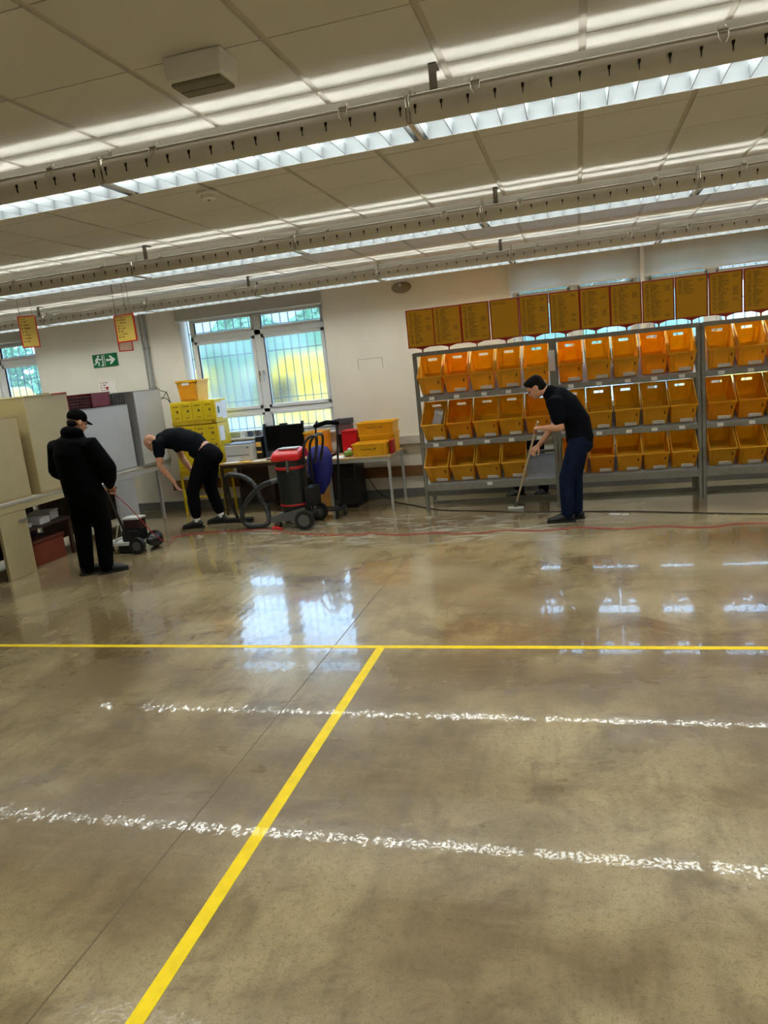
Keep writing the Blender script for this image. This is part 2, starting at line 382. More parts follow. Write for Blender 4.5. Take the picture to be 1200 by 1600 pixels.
# ================================================================== the hall
XL, XR, YB, YF, ZC = -10.4, 4.6, 10.0, -4.0, 3.2
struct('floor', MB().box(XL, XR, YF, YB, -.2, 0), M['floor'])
# joint cut into the concrete, following the yellow tape
# walls; the back wall is pieced around four window openings
OPEN = [(-10.0, -8.30), (-5.70, -3.42), (-.80, .80), (.86, 2.46)]
ZS, ZT = 1.05, 2.88
mb = MB(); edges = [XL-.3]+[v for o in OPEN for v in o]+[XR+.3]
mb.box(XL-.3, XR+.3, YB, YB+.3, -.2, ZS).box(XL-.3, XR+.3, YB, YB+.3, ZT, ZC+.2)
for i in range(0, len(edges), 2): mb.box(edges[i], edges[i+1], YB, YB+.3, ZS, ZT)
struct('wall_back', mb, M['wall'])
struct('wall_left', MB().box(XL-.2, XL, YF, YB, -.2, ZC+.2), M['wall'])
struct('wall_right', MB().box(XR, XR+.2, YF, YB, -.2, ZC+.2), M['wall'])
struct('wall_front', MB().box(XL-.2, XR+.2, YF-.2, YF, -.2, ZC+.2), M['wall'])
struct('baseboard_back', MB().box(XL, XR, YB-.015, YB, 0, .13), mat('baseboard_grey', c(110, 108, 104), .5))
# wooden bumper rail and cable duct on the back wall
struct('trim_1', MB().box(-6.2, -1.2, YB-.03, YB, .31, .46), M['wood'], bevel=.004)
struct('trim_2', MB().box(-3.3, XR, YB-.06, YB, .77, .89), mat('duct_grey', c(186, 180, 168), .5), bevel=.004)
# ceiling slab, grid and tiles
ceil = struct('ceiling', MB().box(XL-.2, XR+.2, YF, YB, ZC+.012, ZC+.2), M['grid'])
P_ = .625; gx0 = .09-P_*15; gy0 = 3.05-P_*2
tm = MB().box(.017, P_-.017, .004, P_-.004, 0, .014).mesh('ceiling_panel'); tm.materials.append(M['tile'])
rest = MB()
for i in range(-2, 25):
    for j in range(-10, 14):
        x, y = gx0+i*P_, gy0+j*P_
        x1, y1 = min(x+P_, XR), min(y+P_, YB)
        if x1-x < .1 or y1-y < .1 or x < XL-.3: continue
        if 0 <= i <= 19 and 0 <= j <= 12 and y+P_ <= YB:
            o = bpy.data.objects.new('ceiling_panel', tm); COL.objects.link(o); o.parent = ceil; o.location = (x, y, ZC)
        else: rest.box(max(x, XL)+.017, x1-.017, y+.004, y1-.004, ZC, ZC+.014)
tag(link('ceiling_panels_beyond', rest.mesh('ceiling_panels_beyond'), M['tile'], ceil), kind='stuff')

# ---------------------------------------------------------------- windows
def pane_set(win, x0, x1, yf, film):
    """frame, mullion, transoms, six panes, handles between x0 and x1"""
    xm = (x0+x1)/2; fr = .055
    f = MB().box(x0, x0+fr, yf, yf+.07, ZS, ZT).box(x1-fr, x1, yf, yf+.07, ZS, ZT).box(xm-.05, xm+.05, yf, yf+.07, ZS, ZT)
    for za, zb in ((ZS, ZS+.05), (1.385, 1.45), (2.52, 2.60), (ZT-.05, ZT)): f.box(x0, x1, yf, yf+.07, za, zb)
    link('window_frame', f.mesh('window_frame'), M['pvc'], win, bevel=.006)
    for a, b in ((x0+fr, xm-.05), (xm+.05, x1-fr)):
        for k, (za, zb) in enumerate(((ZS+.05, 1.385), (1.45, 2.52), (2.60, ZT-.05))):
            e = (.035, .05, .035)[k]
            s = MB().box(a, a+e, yf-.015, yf+.04, za, zb).box(b-e, b, yf-.015, yf+.04, za, zb).box(a, b, yf-.015, yf+.04, za, za+e).box(a, b, yf-.015, yf+.04, zb-e, zb)
            so = link('sash', s.mesh('sash'), M['pvc'], win, bevel=.005)
            g = MB().box(a+e, b-e, yf+.012, yf+.016, za+e, zb-e)
            link('pane', g.mesh('pane'), M['glass_film'] if (film and k < 2) else M['glass_clear'], so)
            gk = MB().box(a+e-.006, a+e, yf-.017, yf+.012, za+e, zb-e)
            link('gasket', gk.mesh('gasket'), M['black'], so)
    for sx in (-.035, .035):
        h = MB().box(xm+sx-.012, xm+sx+.012, yf-.03, yf-.013, 1.93, 2.0).cyl((xm+sx, yf-.04, 1.965), (xm+sx, yf-.04, 1.84), .009, n=8)
        link('window_handle', h.mesh('window_handle'), M['chrome'], win)
for n, (x0, x1) in enumerate(OPEN):
    w = bpy.data.objects.new('window_%d' % (n+1), None); COL.objects.link(w); w['kind'] = 'structure'
    a = x0+.02 if n else -9.98
    pane_set(w, x0+(.09 if n == 1 else .01), x1-.01, YB+.15, n != 0)
    link('window_sill', MB().box(x0-.03, x1+.03, YB-.06, YB+.15, ZS-.03, ZS).mesh('window_sill'), M['white'], w, bevel=.004)
    lab = ['security bars outside the window at the left edge', 'security bars outside the window behind the desk with the monitor',
           'security bars outside the window behind the middle shelving bay', 'security bars outside the window behind the right shelving bay'][n]
    gr = thing('window_grille', lab, 'grille', (x0, YB+.265, ZS), 0, 'window security bars')
    Wx = x1-x0; k = int(Wx/.125)
    bm_ = MB().box(-.006, .006, -.006, .006, -.1, ZT-ZS+.1).mesh('bar')
    bm_.materials.append(M['bar'])
    for q in range(k+1):
        o = bpy.data.objects.new('bar', bm_); COL.objects.link(o); o.parent = gr; o.location = (q*Wx/k, 0, 0)
    for z in (.10, .52, 1.22, 1.60): link('cross_bar', MB().box(-.1, Wx+.1, .006, .014, z, z+.012).mesh('cross_bar'), M['bar'], gr)
# blinds
def blind(x0, x1, zb, label, m):
    t = Wd('roller_blind', label, 'blind', (x0, YB-.05, zb), 'roller blinds on the back wall')
    t.part('fabric', MB().box(x0, x1, YB-.055, YB-.050, zb, 3.06), m)
    t.part('roller_box', MB().box(x0, x1, YB-.11, YB-.001, 3.04, 3.14), M['blindgrey'], bevel=.01)
    t.part('bottom_bar', MB().box(x0, x1, YB-.065, YB-.042, zb-.02, zb), M['white'], bevel=.004)
blind(-5.72, -3.42, 2.84, 'grey blind rolled up above the window behind the monitor', M['blindgrey'])
blind(-.82, .80, 2.66, 'pale roller blind half lowered above the middle shelving bay', M['blind'])
blind(.86, 2.48, 2.66, 'pale roller blind half lowered above the right shelving bay', M['blind'])
blind(-10.0, -8.3, 2.86, 'grey blind rolled up above the window at the left edge', M['blindgrey'])
single('blind_rail', MB().box(.805, .855, YB-.09, YB-.02, 2.2, 3.1), M['pvc'], 'white vertical rail between the two pale roller blinds', 'rail', bevel=.004)

# ---------------------------------------------------------------- luminaires
LS = 1.635
def make_lamp():
    t = thing('ceiling_luminaire', 'x', 'lamp')
    g = .012; a, b = g, LS-g
    def shell(sy):
        prof = [(-.135, 2.930), (-.150, 2.952), (-.157, 2.980), (-.157, 3.005), (-.150, 3.028), (-.136, 3.046)]
        inn = [(y+.006, z) for y, z in prof]
        pr = prof+inn[::-1]
        return MB().prism([(y*sy, z) for y, z in pr], a, b, 'X')
    for sy in (1, -1): link('side_shell', shell(sy).mesh('side_shell'), M['lamp_body'], t, smooth=True)
    link('reflector', MB().prism([(-.128, 2.932), (-.122, 2.985), (-.100, 3.008), (.100, 3.008), (.122, 2.985), (.128, 2.932), (.131, 2.932), (.126, 2.988), (.102, 3.014), (-.102, 3.014), (-.126, 2.988), (-.131, 2.932)], a, b, 'X').mesh('reflector'), M['louvre'], t, smooth=True)
    link('mounting_rail', MB().box(a, b, -.045, .045, 3.014, 3.122).mesh('mounting_rail'), M['lamp_rail'], t, bevel=.004)
    link('end_plate', MB().box(-g, g, -.13, .13, 2.935, 3.03).mesh('end_plate'), M['lamp_body'], t)
    link('tube_cover', MB().prism([(-.097, 3.007), (.097, 3.007), (.09, 3.001), (-.09, 3.001)], a+.02, b-.02, 'X').mesh('tube_cover'), M['tube'], t, smooth=True)
    for sy in (-1, 1):
        link('uplight_strip', MB().add([(a, sy*.122-.006, 3.012), (b, sy*.122-.006, 3.012), (b, sy*.122+.006, 3.012), (a, sy*.122+.006, 3.012)], [(0,1,2,3)]).mesh('uplight_strip'), M['uplight'], t)
        link('uplight_channel', MB().prism([(sy*.100, 3.054), (sy*.103, 3.054), (sy*.110, 3.010), (sy*.134, 3.010), (sy*.138, 3.05), (sy*.140, 3.05), (sy*.138, 3.007), (sy*.107, 3.007)], a, b, 'X').mesh('uplight_channel'), M['lamp_rail'], t)
    bl = MB().add([(-.0015,-.126,2.932), (.0015,-.126,2.932), (.006,-.118,2.985), (-.006,-.118,2.985), (-.0015,.126,2.932), (.0015,.126,2.932), (.006,.118,2.985), (-.006,.118,2.985)],
                  [(0,1,2,3), (7,6,5,4), (0,4,5,1), (1,5,6,2), (2,6,7,3), (3,7,4,0)]).mesh('louvre_blade'); bl.materials.append(M['louvre'])
    sl = MB().prism([(-.006, .012), (.006, .014), (.007, .004), (.003, -.004), (.0015, -.026), (-.001, -.026), (-.002, -.006), (-.005, -.002)], -.162, -.152, 'Y').mesh('slot'); sl.materials.append(M['black'])
    for k in range(14):
        x = .035+k*(LS-.07)/13
        for nm, me in (('louvre_blade', bl), ('slot', sl)):
            o = bpy.data.objects.new(nm, me); COL.objects.link(o); o.parent = t; o.location = (x, 0, 0 if nm == 'louvre_blade' else 2.992)
    link('rod', MB().cyl((.0, -.135, 3.052), (LS, -.135, 3.052), .005, n=6).mesh('rod'), M['chrome'], t)
    cl = MB()
    for dx in (-.02, .02): cl.tube([(dx*.7, -.11, 3.085), (dx, -.137, 3.058), (dx*.9, -.160, 3.02), (dx*.3, -.163, 3.0)], .0022, 5)
    cl.box(-.022, .022, -.145, -.125, 3.056, 3.062); cm = cl.mesh('wire_clip'); cm.materials.append(M['chrome'])
    for x in (.31, LS-.31):
        o = bpy.data.objects.new('wire_clip', cm); COL.objects.link(o); o.parent = t; o.location = (x, 0, 0)
    jt = MB().box(-.006, .006, -.161, -.15, 2.935, 3.05)
    for dx in (-.035, -.015, .015, .035): jt.cyl((dx, -.14, 3.05), (dx*1.1, -.14, 3.075-abs(dx)*.4), .004, n=6)
    link('joint_bracket', jt.mesh('joint_bracket'), M['chrome'], t)
    return t
proto = make_lamp()
def bracket(lamp, x):
    b = MB().box(x-.018, x+.018, -.055, -.046, 3.06, ZC).box(x-.018, x+.018, -.055, .045, ZC-.006, ZC)
    link('hanger', b.mesh('hanger'), mat('hanger_dark', c(92, 84, 72), .5, .3), lamp)
rowdef = [(3.685, 'nearest', -2, 2), (6.40, 'middle', -5, 2), (9.14, 'farthest', -6, 2), (.93, 'over', -2, 2), (-1.82, 'back', -2, 2)]  # last two rows are unseen, added to light the foreground floor
J0 = -.69; used = False; hang_list = []
for y, nm, k0, k1 in rowdef:
    n = 0
    for k in range(k0, k1+1):
        o = proto if not used else copy_tree(proto); used = True
        o.location = (J0+k*LS, y, 0); o['group'] = 'rows of louvred ceiling luminaires'
        if nm in ('over', 'back'):
            o['label'] = 'added unseen louvred ceiling luminaire overhead outside the picture, %s in the row %s' % (ORD[n], 'above the photographer' if nm == 'over' else 'behind the photographer')
        else:
            o['label'] = 'grey tubular louvred ceiling luminaire, %s section from the left in the %s row' % (ORD[n], nm)
        n += 1
        if k % 2 == 0: hang_list.append((o, .11 if nm != 'farthest' else -.12))

for o_, x_ in hang_list: bracket(o_, x_)
# ceiling fittings
e = Wd('emergency_light', 'boxy white emergency light with dull diffuser fixed to the ceiling', 'lamp', (-1.49, 3.09, ZC-.11))
e.part('housing', MB().prism([(-1.605, ZC), (-1.335, ZC), (-1.345, ZC-.10), (-1.595, ZC-.10)], 3.0, 3.17, 'Y'), M['white'], bevel=.01)
df = e.part('diffuser', MB().box(-1.585, -1.355, 3.012, 3.158, ZC-.115, ZC-.095), M['opal'], bevel=.012)
e.part('diffuser_rib', MB().box(-1.575, -1.365, 3.08, 3.088, ZC-.117, ZC-.113), M['greyplastic'], df)
sd = Wd('smoke_detector', 'round white smoke detector on the ceiling between the lamp rows', 'detector', (-2.47, 5.02, ZC-.06))
sd.part('base', MB().lathe([(.075, 0), (.075, -.018), (.06, -.022)], (-2.47, 5.02, ZC)), M['white'], smooth=True)
sd.part('chamber', MB().lathe([(.055, -.02), (.052, -.045), (.03, -.055)], (-2.47, 5.02, ZC)), M['white'], smooth=True)
sd.part('sensor_slot', MB().lathe([(.012, -.054), (.012, -.057)], (-2.47, 5.02, ZC), 10), M['black'])
ws = Wd('wall_sounder', 'small brownish dome sounder high on the wall left of the blinds', 'alarm', (-2.25, YB, 2.88))
ws.part('dome', MB().ell((-2.25, YB-.03, 2.90), .14, .08, .075), mat('sounder_taupe', c(128, 116, 96), .5), smooth=True)
ws.part('lamp_eye', MB().ell((-2.25, YB-.11, 2.92), .025, .02, .025), M['chrome'], smooth=True)
ws.part('bracket', MB().box(-2.33, -2.17, YB-.03, YB-.001, 2.88, 2.99), M['white'])

# ================================================================== shelving
ZR = (1.45, .87, .345); TILT = R(38); YS = 8.93
BAYS = [(-1.93, -.295, 'left'), (-.25, 1.315, 'middle'), (1.36, 2.96, 'right')]
def post(x, y, z1, w=.045):
    return MB().box(x-w/2, x+w/2, y, y+.004, 0, z1).box(x-w/2, x-w/2+.004, y, y+.04, 0, z1).box(x+w/2-.004, x+w/2, y, y+.04, 0, z1).box(x-.006, x+.006, y-.004, y, 0, z1)
for x0, x1, bn in BAYS:
    t = Wd('storage_shelf', 'galvanised steel shelving bay with three tilted shelves of yellow bins, %s bay' % bn, 'shelf', (x0, YS, 0), 'shelving bays along the windows')
    for x in (x0, x1):
        t.part('post', post(x, YS-.02, 1.99), M['steel']); t.part('post', post(x, YS+.45, 1.85), M['steel'])
        t.part('side_brace', MB().beam((x, YS+.02, .35), (x, YS+.45, .65), .03, .004, (1, 0, 0)), M['steel'])
    t.part('top_rail', MB().box(x0, x1, YS-.025, YS+.02, 1.945, 1.995), M['steel'], bevel=.003)
    t.part('base_rail', MB().box(x0, x1, YS+.42, YS+.45, .0, .05), M['steel'], bevel=.003)
    t.part('back_rail', MB().box(x0, x1, YS+.42, YS+.45, .60, .64), M['steel'], bevel=.003)
    for r, z in enumerate(ZR):
        L_ = .43; dy, dz = L_*math.cos(TILT), L_*math.sin(TILT)
        pl = MB().prism([(YS+.0, z-.006), (YS+dy, z+dz-.006), (YS+dy, z+dz-.010), (YS+.003, z-.012)], x0+.025, x1-.025, 'X')
        so = t.part('shelf_plate', pl, M['plate'])
        lip = .055 if r < 2 else .085
        fr_ = t.part('front_rail', MB().box(x0+.02, x1-.02, YS-.03, YS-.004, z-lip, z+.004), M['steel'], bevel=.004)
        n = 5; p = (x1-x0-.05)/n
        for k in range(n):
            cx = x0+.025+(k+.5)*p+random.uniform(-.02, .02)
            if r == 2 and (bn != 'left' or k != 2): continue
            if cx > 2.1: continue
            t.part('label_card', MB().box(cx-.032, cx+.032, YS-.034, YS-.030, z-.045, z-.005), M['card'], fr_)
    del t
def make_bin(m):
    t = thing('mail_bin', 'x', 'bin')
    w, d, h, th = .140, .42, .285, .004; tp = .012  # half width at the rim, taper to the base
    b = MB()
    b.box(-w+tp, w-tp, .01, d-.01, 0, th)                                # base
    def side(s): b.add([(s*(w-tp), .01, 0), (s*(w-tp), d-.01, 0), (s*w, d, h), (s*w, 0, h), (s*(w-tp-th), .01, 0), (s*(w-tp-th), d-.01, 0), (s*(w-th), d, h), (s*(w-th), 0, h)],
                       [(0,1,2,3), (7,6,5,4), (0,4,5,1), (1,5,6,2), (2,6,7,3), (3,7,4,0)])
    side(1); side(-1)
    b.add([(-w+tp, .01, 0), (w-tp, .01, 0), (w, 0, h), (-w, 0, h), (-w+tp, .01+th, 0), (w-tp, .01+th, 0), (w, th, h), (-w, th, h)], [(0,1,2,3), (7,6,5,4), (0,4,5,1), (1,5,6,2), (2,6,7,3), (3,7,4,0)])
    hz0, hz1, hx = h-.085, h-.048, .055                                    # hand hole in the back wall
    b.box(-w+.004, w-.004, d-th-.002, d, hz1, h).box(-w+.006, w-.006, d-th-.006, d-.004, 0.002, hz0).box(-w+.004, -hx, d-th-.002, d, hz0, hz1).box(hx, w-.004, d-th-.002, d, hz0, hz1)
    link('body', b.mesh('body'), m, t)
    r = MB().box(-w-.008, w+.008, -.012, 0, h-.022, h).box(-w-.008, -w, -.01, d+.008, h-.02, h).box(w, w+.008, -.01, d+.008, h-.02, h).box(-w-.008, w+.008, d, d+.008, h-.02, h)
    link('rim', r.mesh('rim'), m, t, bevel=.003)
    for x in (-.085, .085):
        link('rib', MB().box(x-.006, x+.006, -.004, .008, .02, h-.02).mesh('rib'), m, t)
        link('inner_rib', MB().box(x-.004, x+.004, d-.016, d-.008, .02, hz0).mesh('inner_rib'), m, t)
    link('label', MB().box(-.03, .105, -.0045, .001, .02, .068).mesh('label'), M['card'], t)
    link('clip', MB().box(.092, .104, -.010, .0, .17, .21).mesh('clip'), mat('clip_dark', c(110, 70, 10), .5), t)
    return t
protos = [make_bin(M['bin']), make_bin(M['bin_b']), make_bin(M['bin_c'])]; fresh = [True]*3
for x0, x1, bn in BAYS:
    for r, z in enumerate(ZR):
        n = 5; p = (x1-x0-.05)/n
        for k in range(n):
            if (bn == 'right' and k > 2) or (bn == 'left' and r == 2 and k == 4): continue
            q = random.choice([0, 0, 1, 2] if r == 0 else [0, 1, 1, 2])
            o = protos[q] if fresh[q] else copy_tree(protos[q]); fresh[q] = False
            cx = x0+.025+(k+.5)*p+random.uniform(-.006, .006); yb = YS+.022
            o.location = (cx, yb, z+.022*math.tan(TILT)+.003); o.scale = (p/.310, 1, 1); o.rotation_euler = (TILT, 0, random.uniform(-.015, .015))
            full = ', with letters' if (bn, r, k) == ('left', 1, 0) else ''
            o['label'] = 'yellow mail bin, %s from left on the %s shelf of the %s bay%s' % (ORD[k], ('top', 'middle', 'bottom')[r], bn, full)
            o['group'] = 'yellow mail bins on the shelving'
# letters standing in the first bin of the middle shelf
bx0 = BAYS[0][0]+.025+.5*(BAYS[0][1]-BAYS[0][0]-.05)/5
for k in range(7):
    o = single('letter', MB().box(-.055, .055, -.0015, .0015, 0, .16+.02*(k % 3)), M['paper'] if k % 3 else mat('letter_grey', c(190, 196, 205), .7),
               ('grey white' if k % 3 == 0 else 'white')+' letter in the leftmost middle-shelf bin, %s from the front' % ORD[k], 'letter', 'letters in the leftmost middle bin')
    o.location = (bx0-.03+.012*k, YS+.14+.018*k, ZR[1]+.20+.012*k); o.rotation_euler = (R(-8-4*k), R(22-5*k), R(-10+6*k))

# street-list boards standing on the top rail
SX = [-1.82, -1.49, -1.15, -.80, -.46, -.11, .225, .56, .905, 1.25, 1.60, 1.95]
for k, x in enumerate(SX):
    rz = R((7, 7, 7, -1, 0, 1, 0, -1, 0, 2, -1, -4)[k]); w, z0, z1 = .157, 2.065, 2.495
    t = thing('list_board', 'yellow street list board in dark red frame above the shelving, %s from the left' % ORD[k], 'sign', (x, YS-.01, 1.995), rz, 'street list boards on the shelving')
    za, zb = z0-1.995, z1-1.995
    link('panel', MB().box(-w, w, -.004, .004, za, zb).mesh('panel'), M['list_top'] if k == 3 else M['list_short'] if k == 9 else M['list_full'], t)
    f = MB().box(-w-.012, -w, -.009, .009, za-.012, zb+.012).box(w, w+.012, -.009, .009, za-.012, zb+.012).box(-w, w, -.009, .009, za-.012, za).box(-w, w, -.009, .009, zb, zb+.012)
    link('frame', f.mesh('frame'), M['signred'], t, bevel=.003)
    s = MB().prism([(-.10, za-.010), (.10, za-.010), (.025, za-.032), (.008, za-.04), (.008, .0), (-.008, .0), (-.008, za-.04), (-.025, za-.032)], -.006, .006, 'Y')
    link('stand', s.mesh('stand'), M['signred'], t)
# papers stuck on the double post
single('post_notice', MB().box(-.33, -.25, YS-.05, YS-.048, 1.62, 1.86), M['paper'], 'white notice sheet taped to the shelving posts left of the middle bay', 'notice')

# ================================================================== wall fittings
ex = Wd('exit_sign', 'green emergency exit sign with running figure and arrow on the wall', 'sign', (-7.04, YB, 2.31))
ex.part('board', MB().box(-7.26, -6.82, YB-.012, YB-.001, 2.31, 2.505), M['green'])
def flat(pts): return MB().prism([(x, z) for x, z in pts], YB-.015, YB-.0115, 'Y')
ex.part('divider', flat([(-7.052, 2.315), (-7.045, 2.315), (-7.045, 2.50), (-7.052, 2.50)]), M['white'])
ex.part('arrow', MB().prism([(-7.02, 2.392), (-6.93, 2.392), (-6.965, 2.345), (-6.935, 2.345), (-6.855, 2.408), (-6.935, 2.471), (-6.965, 2.471), (-6.93, 2.424), (-7.02, 2.424)], YB-.015, YB-.0115), M['white'])
fig = MB()
fig.prism([(-7.155+.017*math.cos(a*.785), 2.474+.017*math.sin(a*.785)) for a in range(8)], YB-.015, YB-.0115)
def limb(*p):
    for (a, b), (cx, d) in zip(p[:-1], p[1:]): fig.beam((a, YB-.013, b), (cx, YB-.013, d), .003, .018, (0, 1, 0)) if False else fig.obox(((a+cx)/2, YB-.0132, (b+d)/2), Vector((cx-a, 0, d-b))/2, (0, .0017, 0), Vector((-(d-b), 0, cx-a)).normalized()*.009)
limb((-7.165, 2.45), (-7.185, 2.40)); limb((-7.172, 2.45), (-7.20, 2.43), (-7.215, 2.40)); limb((-7.16, 2.445), (-7.13, 2.42), (-7.105, 2.43))
limb((-7.185, 2.40), (-7.15, 2.375), (-7.165, 2.335)); limb((-7.187, 2.40), (-7.21, 2.37), (-7.245, 2.36))
ex.part('running_figure', fig, M['white'])
ex.part('doorway_mark', flat([(-7.12, 2.325), (-7.075, 2.325), (-7.075, 2.49), (-7.09, 2.49), (-7.09, 2.34), (-7.12, 2.34)]), M['white'])
nt_ = Wd('wall_notice', 'white paper notice with small red mark below the exit sign', 'notice', (-7.09, YB, 1.9))
nt_.part('sheet', MB().box(-7.24, -6.93, YB-.004, YB-.001, 1.86, 2.09), M['notice'])
nt_.part('red_mark', MB().cyl((-7.09, YB-.006, 1.985), (-7.09, YB-.004, 1.985), .022, n=12), M['signred'])
pc = Wd('wall_conduit', 'grey conduit pipe running down the wall between the windows', 'pipe', (-6.28, YB, 1.7))
pc.part('pipe', MB().cyl((-6.26, YB-.03, 1.7), (-6.26, YB-.03, 3.2), .022, n=10), M['greyframe'], smooth=True)
pc.part('second_pipe', MB().cyl((-6.33, YB-.03, 1.7), (-6.33, YB-.03, 3.2), .013, n=8), M['greyframe'], smooth=True)
for z in (1.9, 2.5, 3.0): pc.part('pipe_clamp', MB().box(-6.35, -6.23, YB-.036, YB-.001, z, z+.02), M['steel'])
mk = mat('wall_mark', c(176, 168, 150), .8)
mw = MB().box(-2.985, -2.975, YB-.003, YB-.001, 1.86, 2.01).box(-2.63, -2.62, YB-.003, YB-.001, 1.86, 2.01).box(-2.985, -2.62, YB-.003, YB-.001, 2.0, 2.008)
single('wall_trunking_outline', mw, mk, 'thin outline left by a removed frame on the bare wall', 'wall mark')

# hanging signs over the sorting desks
def hang(x, y, z0, z1, w, rz, label, m, tilt=0):
    t = thing('hanging_sign', label, 'sign', (x, y, z0), rz, 'signs hanging over the sorting desks')
    h = z1-z0
    link('panel', MB().box(-w, w, -.003, .003, 0, h).mesh('panel'), m, t)
    f = MB().box(-w-.012, -w, -.007, .007, -.012, h+.012).box(w, w+.012, -.007, .007, -.012, h+.012).box(-w, w, -.007, .007, -.012, 0).box(-w, w, -.007, .007, h, h+.012)
    link('frame', f.mesh('frame'), M['red'], t)
    for s in (-1, 1): link('wire', MB().cyl((s*w*.8, 0, h), (s*w*.8, 0, ZC-z0), .0018, n=5).mesh('wire'), M['black'], t)
hang(-6.00, 7.2, 2.50, 2.83, .082, R(38), 'yellow sign in red frame hanging at the far left over the sorting desks', M['list_bright'])
hang(-4.75, 7.2, 2.43, 2.70, .125, R(-8), 'yellow landscape sign in red frame hanging in front of the conduit wall', M['list_bright'])
hang(-5.05, 7.6, 2.36, 2.66, .07, R(30), 'narrow pale sign in red frame half hidden behind the yellow landscape sign', mat('pale_pink_panel', c(232, 200, 180), .5))

# ================================================================== sorting desks on the left
def desk(y0, y1, mtop, mframe, label, panels, legs):
    x0, x1 = -6.85, -6.0
    t = Wd('sorting_desk', label, 'desk', ((x0+x1)/2, (y0+y1)/2, 0), 'sorting desks')
    t.part('desk_top', MB().box(x0, x1, y0, y1, .80, .835), mtop, bevel=.005)
    t.part('apron', MB().box(x1-.03, x1-.005, y0+.02, y1-.02, .725, .80), mframe, bevel=.003)
    for a, b in panels: t.part('leg_panel', MB().box(x1-.05, x1-.01, a, b, 0.0, .725), mframe, bevel=.004)
    t.part('desk_shade_panel', MB().box(x0+.07, x0+.09, y0+.04, y1-.04, .06, .79), M['darkwood'])  # added dark sheet standing in for the shade under the desk
    for y in legs: t.part('leg', MB().box(x1-.06, x1-.02, y-.02, y+.02, 0, .80), M['tablegrey'], bevel=.003)
    for y in (y0+.06, y1-.06): t.part('leg', MB().box(x0+.02, x0+.06, y-.02, y+.02, 0, .80), M['tablegrey'], bevel=.003)
    return t
d1 = desk(5.9, 7.62, M['desktop'], M['tan'], 'tan sorting desk at the left edge with wide leg panel', [(6.22, 6.62)], [7.56])
d1.part('handle', MB().box(-6.012, -5.995, 6.48, 6.62, .60, .625).box(-6.012, -5.99, 6.47, 6.50, .595, .61), M['chrome'])
d2 = desk(7.66, 9.72, M['desktop'], M['grey'], 'grey sorting desk with leg panel behind the person in black', [(8.28, 8.72)], [9.35])
def cab(x1, y0, y1, z1, m, md, label, dep=.72):
    t = Wd('sorting_cabinet', label, 'cabinet', (x1-dep/2, (y0+y1)/2, .835), 'sorting cabinets on the desks')
    t.part('body', MB().box(x1-dep, x1, y0, y1, .835, z1), m, bevel=.005)
    t.part('shaded_end_face', MB().box(x1-dep+.01, x1-.012, y0-.004, y0, .845, z1-.01), md)  # near end in a darker colour that holds its shade
    t.part('top_edge', MB().box(x1-dep, x1+.004, y0, y1, z1-.012, z1+.002), md)
    t.part('plinth', MB().box(x1-.004, x1+.005, y0+.005, y1-.005, .835, .862), md)
    return t
cab(-6.08, 5.75, 6.84, 1.74, M['tan'], M['tan_dark'], 'low tan sorting cabinet at the very left edge')
cab(-6.00, 6.91, 7.63, 1.94, M['tan'], M['tan_dark'], 'tall tan sorting cabinet left of the person in black')
cab(-6.06, 7.70, 8.92, 1.725, M['grey'], M['greyframe'], 'low grey sorting cabinet behind the head of the person in black')
cab(-5.97, 8.98, 9.66, 1.89, M['grey'], M['greyframe'], 'tall grey sorting cabinet next to the yellow locker stack')
# wire baskets and crates on top of the cabinets
def wire_basket(x0, x1, y0, y1, z0, z1, label):
    t = Wd('wire_basket', label, 'basket', ((x0+x1)/2, (y0+y1)/2, z0), 'black wire baskets on the cabinets')
    def grid(name, P, Q, U, n, m):
        b = MB(); P, Q, U = Vector(P), Vector(Q), Vector(U)
        for i in range(n+1): b.cyl(P+(Q-P)*i/n, P+(Q-P)*i/n+U, .0035, n=5)
        for j in range(m+1): b.cyl(P+U*j/m, Q+U*j/m, .0035 if j < m else .006, n=5)
        t.part(name, b, M['black'])
    u = (0, 0, z1-z0); ny = max(3, int((y1-y0)/.05)); nx = max(3, int((x1-x0)/.06))
    grid('wire_side', (x1, y0, z0+.006), (x1, y1, z0+.006), u, ny, 4); grid('wire_side', (x0, y0, z0+.006), (x0, y1, z0+.006), u, ny, 4)
    grid('wire_end', (x0, y0, z0+.006), (x1, y0, z0+.006), u, nx, 4); grid('wire_end', (x0, y1, z0+.006), (x1, y1, z0+.006), u, nx, 4)
wire_basket(-6.5, -6.1, 7.72, 8.20, 1.725, 1.87, 'black wire basket above the person in black, left of the maroon crate')
wire_basket(-6.5, -6.1, 8.66, 8.92, 1.725, 1.86, 'black wire basket right of the maroon crate on the low grey cabinet')
wire_basket(-6.6, -6.2, 6.3, 6.66, 1.74, 1.90, 'black wire basket at the left edge on the low tan cabinet')
cr = Wd('maroon_crate', 'dark red open crate between the wire baskets on the grey cabinet', 'crate', (-6.3, 8.44, 1.725))
cr.part('body', MB().box(-6.5, -6.12, 8.25, 8.64, 1.727, 1.74).box(-6.5, -6.12, 8.25, 8.258, 1.727, 1.915).box(-6.5, -6.12, 8.632, 8.64, 1.727, 1.915).box(-6.128, -6.12, 8.25, 8.64, 1.727, 1.915).box(-6.5, -6.492, 8.25, 8.64, 1.727, 1.915), M['maroon'])
cr.part('rim', MB().box(-6.125, -6.108, 8.24, 8.65, 1.90, 1.92).box(-6.51, -6.11, 8.24, 8.255, 1.90, 1.92), M['maroon'], bevel=.003)
rb_ = Wd('red_folder', 'small red folder standing at the right end of the tall tan cabinet', 'folder', (-6.05, 7.66, 1.725))
